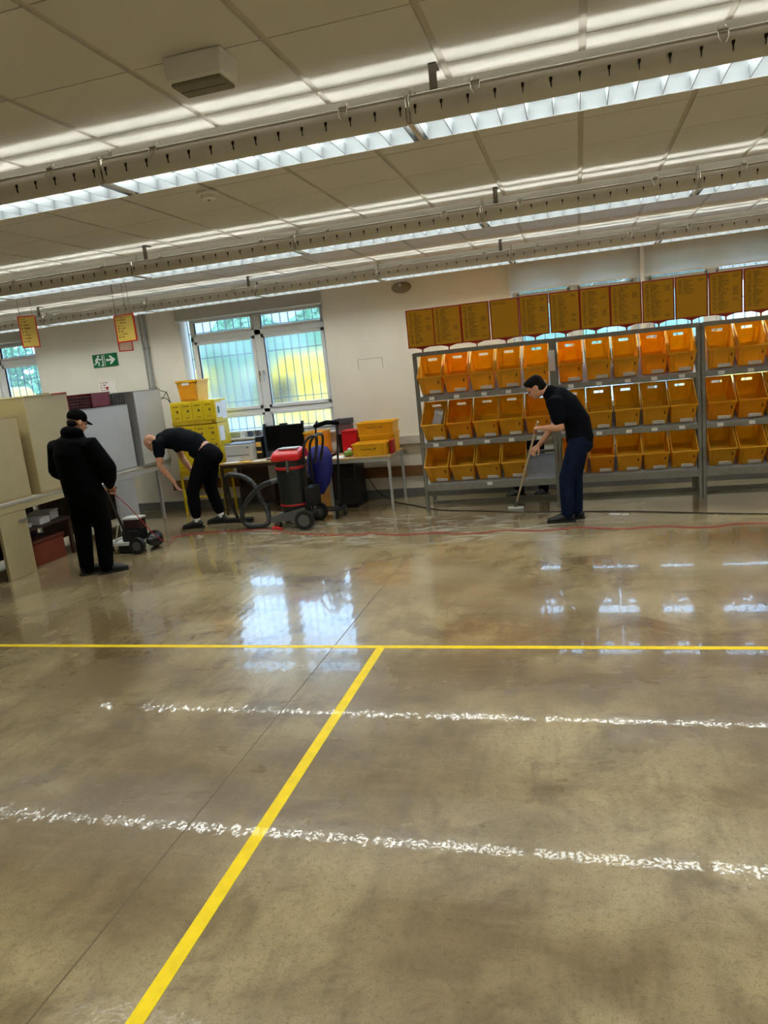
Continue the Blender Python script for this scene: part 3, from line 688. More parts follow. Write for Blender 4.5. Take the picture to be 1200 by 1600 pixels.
rb_.part('cover', MB().box(-6.24, -6.06, 7.71, 7.716, 1.728, 1.95).box(-6.24, -6.06, 7.66, 7.666, 1.942, 1.96).box(-6.07, -6.06, 7.66, 7.716, 1.94, 1.96), M['redbox'])
rb_.part('sheets', MB().box(-6.23, -6.075, 7.668, 7.71, 1.945, 1.955), M['paper'])
bd = Wd('flat_board', 'flat tan lid lying on top of the tall tan cabinet', 'lid', (-6.3, 7.2, 1.942))
bd.part('panel', MB().box(-6.6, -6.06, 6.98, 7.45, 1.943, 1.958), M['tan'], bevel=.003)
bd.part('grip', MB().box(-6.2, -6.1, 7.44, 7.455, 1.958, 1.972), M['tan_dark'])
hk = Wd('wire_hook_rack', 'bent black wire rack hooked to the end of the tall grey cabinet', 'rack', (-5.95, 9.72, 1.66))
for dz in (0, .10): hk.part('wire', MB().tube([(-6.2, 9.665, 1.86-dz), (-5.98, 9.70, 1.86-dz), (-5.93, 9.76, 1.83-dz), (-5.90, 9.78, 1.66)], .006, 6), M['black'])
hk.part('brace', MB().tube([(-6.15, 9.67, 1.72), (-5.98, 9.72, 1.74), (-5.93, 9.76, 1.84)], .005, 6), M['black'])
# things under the tan desk
ub = Wd('storage_box', 'reddish brown box on the floor under the tan desk', 'box', (-6.35, 7.0, 0))
ub.part('body', MB().box(-6.6, -6.15, 6.78, 7.3, 0.0, .26), mat('rust_box', c(120, 52, 26), .6), bevel=.006)
ub.part('lid', MB().box(-6.61, -6.14, 6.77, 7.31, .262, .30), mat('rust_lid', c(96, 40, 22), .6), bevel=.004)
sh = Wd('desk_undershelf', 'dark shelf board with loose papers under the tan desk', 'shelf', (-6.4, 7.0, .42))
sh.part('board', MB().box(-6.8, -6.1, 6.66, 7.5, .44, .46), M['darkwood'])
for a_, b_ in ((-6.78, 6.7), (-6.78, 7.4), (-6.16, 7.4)): sh.part('support', MB().box(a_, a_+.04, b_, b_+.04, 0, .44), M['darkwood'])
for k, (a, b) in enumerate(((-6.36, 6.80), (-6.32, 7.06), (-6.42, 7.34))):
    o = single('paper_stack', MB().box(-.14, .14, -.1, .1, 0, .035+.03*k).box(-.12, .15, -.09, .11, .035+.03*k, .045+.03*k), M['paper'],
               ['thin stack of white papers at the front of the dark shelf under the tan desk', 'middle stack of white papers on the dark shelf under the tan desk', 'tallest stack of white papers on the dark shelf under the tan desk'][k], 'papers', 'papers under the tan desk')
    o.location = (a, b, .461); o.rotation_euler = (0, 0, k*.12)
cn = Wd('silver_canister', 'small silver canister on the floor at the left edge', 'canister', (-6.32, 6.27, 0), 'silver canisters')
cn.part('body', MB().lathe([(.045, 0), (.05, .01), (.05, .17), (.03, .2)], (-6.32, 6.27, 0), 16), M['alu'], smooth=True)
cn.part('cap', MB().lathe([(.024, .2), (.024, .235)], (-6.32, 6.27, 0), 12), M['blackplastic'], smooth=True)
cn2 = Wd('waste_bin', 'black waste bin beside the tan leg panel at the left edge', 'bin', (-6.5, 6.1, 0))
cn2.part('body', MB().lathe([(.13, 0), (.17, .36), (.165, .36), (.125, .02)], (-6.5, 6.12, 0), 20), M['blackplastic'], smooth=True)
cn2.part('rim', MB().lathe([(.165, .35), (.178, .355), (.178, .37), (.163, .37)], (-6.5, 6.12, 0), 20), M['blackplastic'], smooth=True)

# ================================================================== yellow locker stack, table with monitor
lk = Wd('locker_stand', 'yellow tubular stand carrying the yellow locker boxes', 'stand', (-5.42, 9.72, 0))
for x in (-5.78, -5.12):
    for y in (9.57, 9.90): lk.part('leg', MB().box(x-.015, x+.015, y-.015, y+.015, 0, .60), M['locker'], bevel=.003)
lk.part('frame', MB().box(-5.8, -5.1, 9.55, 9.58, .57, .60).box(-5.8, -5.1, 9.89, 9.92, .57, .60).box(-5.8, -5.77, 9.55, 9.92, .57, .60).box(-5.13, -5.1, 9.55, 9.92, .57, .60), M['locker'])
lk.part('cross_bar', MB().box(-5.78, -5.12, 9.56, 9.58, .24, .265), M['locker'])
for q, (z0, z1, nm) in enumerate(((.602, .985, 'lowest'), (.988, 1.322, 'middle'), (1.328, 1.665, 'topmost'))):
    t = Wd('locker_box', 'yellow box of small lockers, %s in the stack by the window' % nm, 'locker', (-5.43, 9.73, z0), 'stacked yellow locker boxes')
    t.part('body', MB().box(-5.79, -5.07, 9.56, 9.93, z0, z1), M['locker'], bevel=.006)
    for k in range(4):
        a = -5.775+k*.175; d_ = t.part('locker_door', MB().box(a, a+.165, 9.550, 9.562, z0+.06, z1-.02), M['locker'], bevel=.003)
        t.part('emblem', MB().cyl((a+.1, 9.5485, z0+.2), (a+.1, 9.5505, z0+.2), .022, n=8), M['printyellow'], d_)
        t.part('print_line', MB().box(a+.03, a+.13, 9.5485, 9.5505, z1-.07, z1-.058), M['printyellow'], d_); t.part('print_line', MB().box(a+.05, a+.12, 9.5485, 9.5505, z0+.10, z0+.108), M['printyellow'], d_)
    t.part('edge_strip', MB().box(-5.79, -5.07, 9.548, 9.562, z0+.005, z0+.045), mat('locker_edge', c(206, 170, 20), .5))
    t.part('lock', MB().cyl((-5.12, 9.540, z0+.03), (-5.12, 9.55, z0+.03), .012, n=8), M['black'])
    if q: t.part('side_paper', MB().box(-5.072, -5.067, 9.60, 9.75, z0+.07, z1-.05), M['paper'])
    if q == 2:
        s2 = t.part('side_poster', MB().box(-5.072, -5.067, 9.76, 9.91, z0+.04, z1-.03), M['paper']); t.part('poster_print', MB().box(-5.0675, -5.066, 9.63, 9.69, z0+.13, z0+.23), mat('print_green', c(60, 110, 70), .6))
ct = Wd('mail_bin', 'orange tan bin standing on top of the yellow locker stack', 'bin', (-5.5, 9.72, 1.667))
ct.part('body', MB().add([(-5.63, 9.62, 1.668), (-5.34, 9.62, 1.668), (-5.34, 9.92, 1.668), (-5.63, 9.92, 1.668), (-5.655, 9.60, 1.965), (-5.315, 9.60, 1.965), (-5.315, 9.94, 1.965), (-5.655, 9.94, 1.965)], [(0,3,2,1), (4,5,6,7), (0,1,5,4), (1,2,6,5), (2,3,7,6), (3,0,4,7)]), M['carton'], bevel=.004)
ct.part('rim', MB().box(-5.665, -5.305, 9.59, 9.60, 1.94, 1.97).box(-5.315, -5.305, 9.59, 9.95, 1.94, 1.97).box(-5.665, -5.655, 9.59, 9.95, 1.94, 1.97), M['crate'])
ct.part('front_panel', MB().box(-5.62, -5.36, 9.598, 9.606, 1.70, 1.93), M['bin_c'])
ct.part('label', MB().box(-5.56, -5.45, 9.593, 9.599, 1.90, 1.935), M['card'])

def table(x0, x1, y0, y1, z, mtop, mleg, label, legs=True):
    t = Wd('work_table', label, 'table', ((x0+x1)/2, (y0+y1)/2, 0))
    t.part('table_top', MB().box(x0, x1, y0, y1, z-.025, z), mtop, bevel=.003)
    t.part('apron', MB().box(x0+.02, x1-.02, y0+.015, y0+.035, z-.07, z-.025).box(x0+.02, x0+.04, y0+.02, y1-.02, z-.07, z-.025).box(x1-.04, x1-.02, y0+.02, y1-.02, z-.07, z-.025), mleg)
    for x in (x0+.03, x1-.03):
        for y in (y0+.03, y1-.03): t.part('leg', MB().box(x-.018, x+.018, y-.018, y+.018, 0, z-.025), mleg, bevel=.003)
    return t
tb = table(-5.03, -3.42, 9.34, 9.92, .745, M['tablewood'], M['darkwood'], 'wooden table with printer and monitor under the window')
tb.part('table_shade_panel', MB().box(-4.98, -3.47, 9.915, 9.935, .08, .71), M['darkwood'])  # dark sheet added to paint the shade below the table
table(-3.32, -2.42, 9.12, 9.92, .73, M['tablewood'], M['tablegrey'], 'light steel-legged table carrying the yellow crates')
pr = Wd('printer', 'pale boxy printer at the left end of the wooden table', 'printer', (-4.77, 9.65, .747))
pr.part('body', MB().box(-4.98, -4.56, 9.5, 9.85, .747, .985), M['beige'], bevel=.012)
pr.part('lid', MB().box(-4.97, -4.57, 9.51, 9.85, .987, 1.005), mat('printer_lid', c(120, 128, 140), .4), bevel=.006)
pr.part('paper_slot', MB().box(-4.95, -4.6, 9.497, 9.502, .83, .84), M['printgrey'])
pr.part('button', MB().box(-4.63, -4.60, 9.496, 9.501, .93, .95), M['printgrey'])
tn = Wd('toner_box', 'slim black and tan box between printer and monitor', 'box', (-4.51, 9.7, .747))
tn.part('body', MB().box(-4.555, -4.465, 9.66, 9.78, .747, 1.065), M['blackplastic'], bevel=.003)
tn.part('band', MB().box(-4.55, -4.47, 9.657, 9.661, .92, .99).box(-4.55, -4.47, 9.657, 9.661, .83, .86), M['carton'])
gb = Wd('grey_case', 'upright bluish grey case left of the monitor', 'case', (-4.43, 9.76, .747))
gb.part('body', MB().box(-4.455, -4.40, 9.74, 9.9, .747, 1.19), M['lumiblue'], bevel=.006)
gb.part('handle', MB().tube([(-4.428, 9.77, 1.19), (-4.428, 9.79, 1.215), (-4.428, 9.84, 1.215), (-4.428, 9.86, 1.19)], .007, 6), M['blackplastic'])
mo = Wd('computer_monitor', 'wide black monitor with clamp corners on the wooden table', 'monitor', (-4.08, 9.66, .747))
mo.part('bezel', MB().box(-4.38, -3.78, 9.64, 9.675, .84, 1.21), M['blackplastic'], bevel=.006)
mo.part('screen', MB().box(-4.36, -3.80, 9.636, 9.641, .87, 1.19), M['screen'])
mo.part('stand', MB().box(-4.12, -4.04, 9.66, 9.70, .75, .9), M['blackplastic'], bevel=.004)
mo.part('foot', MB().box(-4.22, -3.94, 9.55, 9.78, .747, .762), M['blackplastic'], bevel=.004)
for x in (-4.375, -3.79): mo.part('corner_clamp', MB().box(x-.015, x+.015, 9.63, 9.68, 1.19, 1.245), M['blackplastic'], bevel=.003)
mo.part('camera_bar', MB().box(-4.14, -4.02, 9.635, 9.675, 1.212, 1.232), M['blackplastic'], bevel=.004)
kb = Wd('keyboard', 'grey keyboard lying in front of the monitor', 'keyboard', (-4.1, 9.46, .747))
kb.part('body', MB().box(-4.3, -3.9, 9.40, 9.53, .747, .767), M['greyplastic'], bevel=.004)
for r in range(4): kb.part('key_row', MB().box(-4.285, -3.915, 9.41+r*.028, 9.432+r*.028, .767, .774), M['beige'])
for k, (x, y, rz) in enumerate(((-4.85, 9.43, .3), (-4.62, 9.41, -.4), (-4.42, 9.44, .15))):
    o = single('paper_sheet', MB().box(-.105, .105, -.07, .07, 0, .004).box(-.08, .09, -.06, .06, .004, .007), M['paper'] if k != 1 else M['carton'],
               ['loose white sheets at the left corner of the wooden table', 'tan envelope lying in front of the printer', 'loose white sheets between printer and keyboard'][k], 'papers', 'papers on the wooden table')
    o.location = (x, y, .7455); o.rotation_euler = (0, 0, rz)
ob = Wd('mail_bin', 'orange yellow mail bin beside the monitor at the table end', 'bin', (-3.6, 9.65, .747))
ob.part('body', MB().box(-3.74, -3.47, 9.52, 9.88, .747, .755).box(-3.74, -3.47, 9.52, 9.526, .747, 1.08).box(-3.74, -3.47, 9.874, 9.88, .747, 1.08).box(-3.74, -3.734, 9.52, 9.88, .747, 1.08).box(-3.476, -3.47, 9.52, 9.88, .747, 1.08), M['bin_c'])
ob.part('rim', MB().box(-3.75, -3.46, 9.51, 9.52, 1.06, 1.085).box(-3.47, -3.46, 9.51, 9.89, 1.06, 1.085).box(-3.75, -3.74, 9.51, 9.89, 1.06, 1.085), M['crate'], bevel=.003)
ob.part('label', MB().box(-3.70, -3.60, 9.512, 9.519, .78, .83), M['card'])
ob.part('front_frame', MB().box(-3.71, -3.50, 9.514, 9.519, .98, .99).box(-3.71, -3.50, 9.514, 9.519, .86, .87), M['crate'])
# sill clutter behind the printer
for k, (x, cm_, lab) in enumerate(((-4.9, 'card', 'white mug on the window sill behind the printer'), (-4.78, 'lumiblue', 'blue grey mug on the window sill behind the printer'), (-4.66, 'greyplastic', 'grey mug on the window sill behind the printer'))):
    t = Wd('mug', lab, 'mug', (x, YB-.0, ZS), 'mugs on the sill')
    t.part('cup', MB().lathe([(.03, 0), (.036, .0), (.038, .085), (.034, .085), (.03, .01)], (x, YB-.01, ZS), 14), M[cm_], smooth=True)
    t.part('handle', MB().tube([(x+.035, YB-.01, ZS+.07), (x+.06, YB-.01, ZS+.06), (x+.06, YB-.01, ZS+.03), (x+.036, YB-.01, ZS+.02)], .005, 6), M[cm_])
# under the wooden table
pcb = Wd('computer_case', 'white computer case with loose cables under the wooden table', 'computer', (-4.0, 9.75, 0))
pcb.part('body', MB().box(-4.45, -3.7, 9.74, 9.9, .42, .63), M['beige'], bevel=.006)
pcb.part('cable', MB().tube(smoothpath([(-4.3, 9.73, .5), (-4.2, 9.72, .56), (-4.1, 9.72, .47), (-4.0, 9.72, .55), (-3.85, 9.72, .5), (-3.8, 9.72, .3)]), .006, 6), M['blackcord'])
pcb.part('shelf_foot', MB().box(-4.44, -4.40, 9.76, 9.9, 0, .42).box(-3.74, -3.70, 9.76, 9.9, 0, .42), M['darkwood'])
dk = Wd('drawer_unit', 'black drawer unit under the crate table', 'drawers', (-3.18, 9.65, 0))
dk.part('body', MB().box(-3.28, -3.02, 9.42, 9.88, 0, .63), M['blackplastic'], bevel=.006)
for z in (.05, .24, .43):
    d_ = dk.part('drawer', MB().box(-3.27, -3.03, 9.408, 9.422, z, z+.17), M['black'], bevel=.003); dk.part('handle', MB().box(-3.19, -3.11, 9.398, 9.41, z+.12, z+.135), M['rubber'], d_)
cb = Wd('cardboard_panel', 'tall folded cardboard leaning beside the left leg of the crate table', 'cardboard', (-3.42, 9.4, 0))
cb.part('front_sheet', MB().box(-3.52, -3.345, 9.300, 9.306, 0, .62), M['cardboard'])
cb.part('back_sheet', MB().box(-3.50, -3.335, 9.316, 9.322, 0, .56), M['cardboard'])

# ---------------------------------------------------------------- crates on the second table
def crate(x0, x1, y0, y1, z0, z1, label, m=None, text=True):
    m = m or M['crate']
    t = Wd('mail_crate', label, 'crate', ((x0+x1)/2, (y0+y1)/2, z0), 'yellow crates on the table')
    tp = .012; th = .005
    b = MB().box(x0+tp, x1-tp, y0+tp, y1-tp, z0, z0+.006)
    for (a, d) in (((x0, y0), (x1, y0)), ((x1, y0), (x1, y1)), ((x1, y1), (x0, y1)), ((x0, y1), (x0, y0))):
        cx, cy = (x0+x1)/2, (y0+y1)/2
        def q(p, s, z): return (p[0]+(cx-p[0])/abs(cx-p[0])*s, p[1]+(cy-p[1])/abs(cy-p[1])*s, z)
        b.add([q(a, tp, z0), q(d, tp, z0), q(d, 0, z1), q(a, 0, z1), q(a, tp+th, z0), q(d, tp+th, z0), q(d, th, z1), q(a, th, z1)], [(0,1,2,3), (7,6,5,4), (0,4,5,1), (1,5,6,2), (2,6,7,3), (3,7,4,0)])
    t.part('body', b, m)
    t.part('rim', MB().box(x0-.01, x1+.01, y0-.01, y0, z1-.02, z1+.003).box(x0-.01, x1+.01, y1, y1+.01, z1-.02, z1+.003).box(x0-.01, x0, y0-.01, y1+.01, z1-.02, z1+.003).box(x1, x1+.01, y0-.01, y1+.01, z1-.02, z1+.003), m, bevel=.003)
    for x in (x1-.05, x1-.02, x0+.02): t.part('rib', MB().box(x-.004, x+.004, y0-.006, y0+.012, z0+.01, z1-.01), m)
    if text:
        xm, zm = (x0+x1)/2-.04, (z0+z1)/2+.01
        text_part('lettering', 'Deutsche Post', .026, Vector((xm, y0-.004, zm))-t.loc, (R(86), 0, 0), M['darkwood'], t.o)
        t.part('horn_emblem', MB().tube([(xm+.10, y0-.003, zm-.004), (xm+.115, y0-.003, zm+.010), (xm+.13, y0-.003, zm), (xm+.115, y0-.003, zm-.010), (xm+.103, y0-.003, zm), (xm+.14, y0-.003, zm+.008)], .003, 5), M['darkwood'])
    return t
crate(-2.94, -2.47, 9.17, 9.46, .731, .90, 'yellow mail crate standing at the front of the table')
crate(-2.93, -2.43, 9.50, 9.80, .731, .985, 'lower yellow mail crate at the back of the table', text=False)
crate(-2.94, -2.43, 9.48, 9.80, .990, 1.15, 'upper yellow mail crate stacked at the back of the table')
t = Wd('red_bin', 'rounded red bin at the back left of the crate table', 'bin', (-3.08, 9.6, .731))
t.part('body', MB().prism([(-3.19, .731), (-2.99, .731), (-2.96, 1.04), (-2.985, 1.07), (-3.16, 1.07), (-3.19, 1.03)], 9.52, 9.72, 'Y'), M['red'], bevel=.01)
t.part('lid_edge', MB().box(-3.19, -2.965, 9.512, 9.728, 1.045, 1.06), M['redbox'], bevel=.003)
t = Wd('red_box', 'small red box at the right end of the crate table', 'box', (-2.43, 9.68, .731))
t.part('body', MB().box(-2.425, -2.35, 9.5, 9.8, .7315, .92) if False else MB().box(-2.46, -2.425, 9.30, 9.47, .7315, .90), M['redbox'], bevel=.004)
t.part('flap', MB().box(-2.462, -2.423, 9.298, 9.472, .90, .915), M['red'], bevel=.003)
t = Wd('green_packet', 'greenish packet beside the front yellow crate', 'packet', (-3.04, 9.3, .731))
t.part('bag', MB().ell((-3.04, 9.3, .775), .075, .06, .042), M['leafgreen'], smooth=True)
t.part('bag_neck', MB().ell((-3.02, 9.30, .825), .03, .02, .025), M['paper'], smooth=True)
for k in range(2):
    o = single('paper_sheet', MB().box(-.10, .10, -.06, .06, 0, .006).box(-.09, .08, -.05, .05, .006, .010), M['paper'],
               ['white papers at the left front corner of the crate table', 'second sheet of papers just behind the front corner papers of the crate table'][k], 'papers', 'papers on the crate table')
    o.location = (-3.19+.02*k, 9.21+.13*k, .7305); o.rotation_euler = (0, 0, .1+.3*k)
t = Wd('document_box', 'dark grey document box on the sill above the blue trolley bag', 'box', (-3.3, 9.98, ZS))
t.part('body', MB().box(-3.34, -3.12, 9.75, 9.9, 1.0, 1.14), mat('taupe_box', c(96, 74, 74), .6), bevel=.003)
t.part('lid', MB().box(-3.35, -3.11, 9.745, 9.905, 1.14, 1.215), mat('slate_box', c(62, 62, 72), .6), bevel=.003)
t.part('shelf_leg', MB().box(-3.34, -3.12, 9.80, 9.9, .731, 1.0), M['blackplastic'])

# ---------------------------------------------------------------- blue bag trolley
tr = Wd('bag_trolley', 'black framed trolley with hanging dark blue bag beside the crate table', 'trolley', (-3.25, 8.98, 0))
for x in (-3.36, -3.06):
    tr.part('upright', MB().tube(smoothpath([(x-.05, 8.90, .10), (x-.03, 8.94, .6), (x, 9.0, 1.15), (x+.02, 9.03, 1.26)], 4), .014, 8), M['blackplastic'])
tr.part('top_bar', MB().cyl((-3.36, 9.02, 1.22), (-3.04, 9.02, 1.24), .016, n=8), M['blackplastic'])
tr.part('shelf', MB().box(-3.42, -3.06, 8.72, 8.98, .10, .12), M['blackplastic'], bevel=.004)
tr.part('hood', MB().loft([(-3.36, 9.02, 1.20, .03, .05), (-3.2, 9.0, 1.235, .03, .06), (-3.06, 9.02, 1.22, .03, .05)], (0, 0, 1)), M['navy'], smooth=True)
bagm = MB().loft([(-3.32, 8.86, .36, .05, .05), (-3.31, 8.85, .46, .12, .10), (-3.31, 8.85, .62, .17, .12), (-3.30, 8.86, .80, .17, .12), (-3.30, 8.87, .86, .16, .10)], (1, 0, 0), 20)
tr.part('bag', bagm, M['blue'], smooth=True)
for x in (-3.42, -3.06):
    w_ = tr.part('wheel', MB().cyl((x-.015, 8.95, .07), (x+.015, 8.95, .07), .07, n=18), M['rubber'], smooth=True)
    tr.part('hub', MB().cyl((x-.018, 8.95, .07), (x+.018, 8.95, .07), .03, n=12), M['greyplastic'], w_)
tr.part('front_foot', MB().box(-3.40, -3.36, 8.72, 8.75, 0, .10).box(-3.12, -3.08, 8.72, 8.75, 0, .10), M['blackplastic'])

# ---------------------------------------------------------------- industrial wet vacuum
vx, vy = -3.53, 8.42
v = Wd('wet_vacuum', 'large black wet vacuum with red head and tilting cart', 'vacuum', (vx, vy, 0))
v.part('drum', MB().lathe([(.15, .16), (.175, .20), (.18, .24), (.19, .74), (.185, .76)], (vx, vy, 0), 32), M['drum'], smooth=True)
v.part('drum_band', MB().lathe([(.186, .28), (.190, .285), (.190, .30), (.186, .305)], (vx, vy, 0), 32), M['redbox'], smooth=True)
v.part('collar', MB().lathe([(.192, .74), (.20, .75), (.20, .77), (.192, .78)], (vx, vy, 0), 32), M['redbox'], smooth=True)
v.part('motor_ring', MB().lathe([(.19, .78), (.195, .80), (.19, .85), (.186, .86)], (vx, vy, 0), 32), M['blackplastic'], smooth=True)
hd = v.part('motor_head', MB().prism([(vy-.2, .85), (vy+.2, .86), (vy+.17, .97), (vy+.05, 1.0), (vy-.12, .97), (vy-.2, .92)], vx-.19, vx+.19, 'X'), M['red'], bevel=.04)
v.part('head_top', MB().box(vx-.12, vx+.14, vy-.08, vy+.08, .985, 1.005), M['beige'], hd, bevel=.008)
v.part('latch', MB().box(vx+.02, vx+.05, vy-.21, vy-.185, .72, .86), M['greyplastic'], bevel=.004)
v.part('chassis', MB().box(vx-.26, vx+.24, vy-.22, vy-.17, .10, .15).box(vx-.26, vx+.24, vy+.17, vy+.22, .10, .15).box(vx-.26, vx-.2, vy-.2, vy+.2, .10, .16).box(vx+.12, vx+.20, vy-.2, vy+.2, .12, .2), M['greyplastic'], bevel=.008)
v.part('front_skirt', MB().prism([(vx-.27, .10), (vx-.27, .17), (vx-.05, .22), (vx+.20, .27), (vx+.22, .12)], vy-.235, vy-.2, 'Y'), M['greyplastic'], bevel=.006)
v.part('tilt_arm', MB().tube(smoothpath([(vx+.17, vy-.1, .15), (vx+.22, vy-.1, .5), (vx+.23, vy-.1, .95), (vx+.30, vy-.1, 1.10), (vx+.40, vy-.1, 1.13), (vx+.42, vy-.1, 1.05), (vx+.36, vy-.1, .8)], 6), .017, 8), M['blackplastic'], smooth=True)
v.part('tilt_arm', MB().tube(smoothpath([(vx+.17, vy+.12, .15), (vx+.22, vy+.12, .5), (vx+.23, vy+.12, .95), (vx+.30, vy+.12, 1.10), (vx+.40, vy+.12, 1.13), (vx+.42, vy+.12, 1.05), (vx+.36, vy+.12, .8)], 6), .017, 8), M['blackplastic'], smooth=True)
v.part('arm_bar', MB().cyl((vx+.40, vy-.1, 1.13), (vx+.40, vy+.12, 1.13), .015, n=8), M['blackplastic'])
v.part('battery_block', MB().box(vx+.18, vx+.30, vy-.12, vy+.14, .26, .50), M['blackplastic'], bevel=.01)
for i, (dx, dy, rr) in enumerate(((.20, -.26, .12), (.20, .26, .12))):
    w_ = v.part('rear_wheel', MB().cyl((vx+dx, vy+dy-.03, rr), (vx+dx, vy+dy+.03, rr), rr, n=26), M['rubber'], smooth=True)
    v.part('hub', MB().cyl((vx+dx, vy+dy-.034, rr), (vx+dx, vy+dy+.034, rr), .075, n=18), M['greyplastic'], w_)
for dy in (-.16, .16):
    w_ = v.part('caster', MB().cyl((vx-.2, vy+dy-.015, .05), (vx-.2, vy+dy+.015, .05), .05, n=16), M['rubber'], smooth=True)
    v.part('caster_fork', MB().box(vx-.22, vx-.17, vy+dy-.022, vy+dy+.022, .05, .12), M['steel'], w_)
v.part('inlet', MB().cyl((vx-.18, vy-.05, .61), (vx-.26, vy-.08, .59), .034, n=12), M['greyplastic'], smooth=True)
hp = smoothpath([(-3.78, 8.35, .595), (-3.93, 8.33, .55), (-4.12, 8.32, .40), (-4.24, 8.32, .22), (-4.22, 8.33, .07), (-4.08, 8.33, .035), (-3.92, 8.36, .06), (-3.93, 8.42, .2), (-4.03, 8.46, .38), (-4.11, 8.5, .55), (-4.26, 8.52, .66), (-4.46, 8.52, .70)], 10)
rr_ = [.030+.003*(k % 2) for k in range(len(hp))]
v.part('suction_hose', MB().tube(hp, rr_, 10), M['hose'], smooth=False)
wd_ = v.part('wand', MB().tube([(-4.44, 8.52, .70), (-4.52, 8.53, .66), (-4.56, 8.66, .30), (-4.55, 8.78, .06)], .022, 8), M['blackplastic'], smooth=True)
v.part('floor_nozzle', MB().box(-4.74, -4.34, 8.74, 8.84, .004, .06), M['blackplastic'], bevel=.01)

# ---------------------------------------------------------------- floor scrubbing machine
mx_, my_ = -5.28, 7.42
f = Wd('floor_scrubber', 'low floor scrubbing machine with grey deck and dark motor pushed by the person in black', 'machine', (mx_, my_, 0))
f.part('deck', MB().box(mx_-.22, mx_+.14, my_-.17, my_-.13, .10, .14).box(mx_-.22, mx_+.14, my_+.13, my_+.17, .10, .14).box(mx_-.24, mx_-.19, my_-.17, my_+.17, .10, .15).box(mx_-.2, mx_+.14, my_-.13, my_+.13, .115, .13), M['beige'], bevel=.006)
f.part('brush_skirt', MB().lathe([(.15, .012), (.16, .03), (.15, .11)], (mx_-.02, my_, 0), 22), M['rubber'], smooth=True)
f.part('motor', MB().box(mx_-.07, mx_+.15, my_-.10, my_+.12, .13, .27), M['blackplastic'], bevel=.015)
tk = f.part('weight_box', MB().box(mx_-.05, mx_+.16, my_-.06, my_+.10, .27, .40), mat('dark_maroon', c(44, 22, 24), .4), bevel=.008)
f.part('box_lid', MB().box(mx_-.055, mx_+.165, my_-.065, my_+.105, .39, .415), M['beige'], tk, bevel=.004)
for x, y in ((mx_+.19, my_-.19), (mx_+.19, my_+.19), (mx_-.24, my_-.14), (mx_-.24, my_+.14)):
    rr = .10 if x > mx_ else .06
    w_ = f.part('wheel', MB().cyl((x, y-.022, rr), (x, y+.022, rr), rr, n=22), M['rubber'], smooth=True)
    f.part('wheel_hub', MB().cyl((x, y-.026, rr), (x, y+.026, rr), rr*.55, n=14), M['greyplastic'], w_)
f.part('axle', MB().cyl((mx_+.19, my_-.2, .10), (mx_+.19, my_+.2, .10), .012, n=8), M['steel'])
f.part('counterweight', MB().ell((mx_+.27, my_+.05, .12), .08, .14, .075), M['blackplastic'], smooth=True)
f.part('handle_shaft', MB().cyl((mx_-.05, my_-.02, .16), (-5.10, 6.84, .86), .016, n=8), M['blackplastic'])
f.part('handle_brace', MB().cyl((mx_-.15, my_-.12, .13), (mx_+.0, my_-.22, .38), .010, n=8), M['beige'])
f.part('handle_bar', MB().cyl((-5.26, 6.83, .865), (-4.95, 6.83, .865), .015, n=8), M['blackplastic'])
f.part('switch_box', MB().box(-5.14, -5.06, 6.80, 6.87, .85, .92), M['beige'], bevel=.006)

# ---------------------------------------------------------------- floor tape, cords, mop
single('floor_tape', MB().box(-9.5, 4.0, 4.425, 4.472, 0, .0015), M['yellow_tape'], 'yellow floor tape line running across the whole hall', 'tape')
single('floor_tape', MB().box(-1.405, -1.347, .6, 4.425, 0, .0015), M['yellow_tape'], 'yellow floor tape line running from the cross line towards the viewer', 'tape')
struct('trim_3', MB().box(-1.721, -1.715, .3, 9.2, -.001, .0008), mat('joint_dark', c(104, 90, 64), .6))
rp = [(-5.08, 6.83, .87), (-4.96, 7.0, .62), (-4.90, 7.35, .18), (-4.98, 7.75, .008), (-5.08, 8.0, .007), (-4.95, 8.14, .007), (-4.61, 8.22, .007), (-4.2, 8.25, .007), (-3.75, 8.21, .007), (-3.4, 7.95, .007), (-2.88, 7.80, .007)]
n0 = len(rp)
xs = np.linspace(-2.6, 4.4, 34)
for k, x in enumerate(xs): rp.append((float(x), 7.72-.045*(x+2.6)+.05*math.sin(k*1.7)+.03*math.sin(k*.6+1), .007))
single('power_cord', MB().tube(smoothpath(rp, 4), .0048, 6), M['redcord'], 'red power cord snaking across the wet floor from the scrubbing machine', 'cord', smooth=True)
t = Wd('cord_coupling', 'red plug coupling lying in the red cord', 'plug', (-3.74, 8.21, 0))
t.part('socket', MB().cyl((-3.79, 8.22, .026), (-3.72, 8.205, .026), .024, n=10), M['red'], smooth=True)
t.part('plug_body', MB().cyl((-3.72, 8.205, .024), (-3.66, 8.19, .02), .019, .010, n=10), M['red'], smooth=True)
bp_ = [(-3.0, 9.95, .34), (-2.82, 9.75, .16), (-2.6, 9.65, .03), (-2.35, 9.45, .006), (-1.85, 9.0, .006), (-1.55, 8.85, .006), (-1.2, 8.75, .006), (-.85, 8.62, .006), (-.5, 8.54, .006), (-.1, 8.48, .006), (.6, 8.32, .006), (1.8, 7.95, .006), (3.2, 7.75, .006)]
single('power_cord', MB().tube(smoothpath(bp_, 6), .006, 6), M['blackcord'], 'black power cord from the wall under the crate table across the floor', 'cord', smooth=True)
mp = Wd('mop', 'mop with pale wooden handle held by the person in jeans', 'mop', (-.80, 8.98, 0))
mp.part('handle', MB().cyl((-.80, 8.78, .06), (-.44, 8.0, 1.12), .0125, n=10), M['wood_handle'], smooth=True)
mp.part('socket', MB().cyl((-.81, 8.80, .03), (-.785, 8.745, .11), .02, n=10), M['greyplastic'], smooth=True)
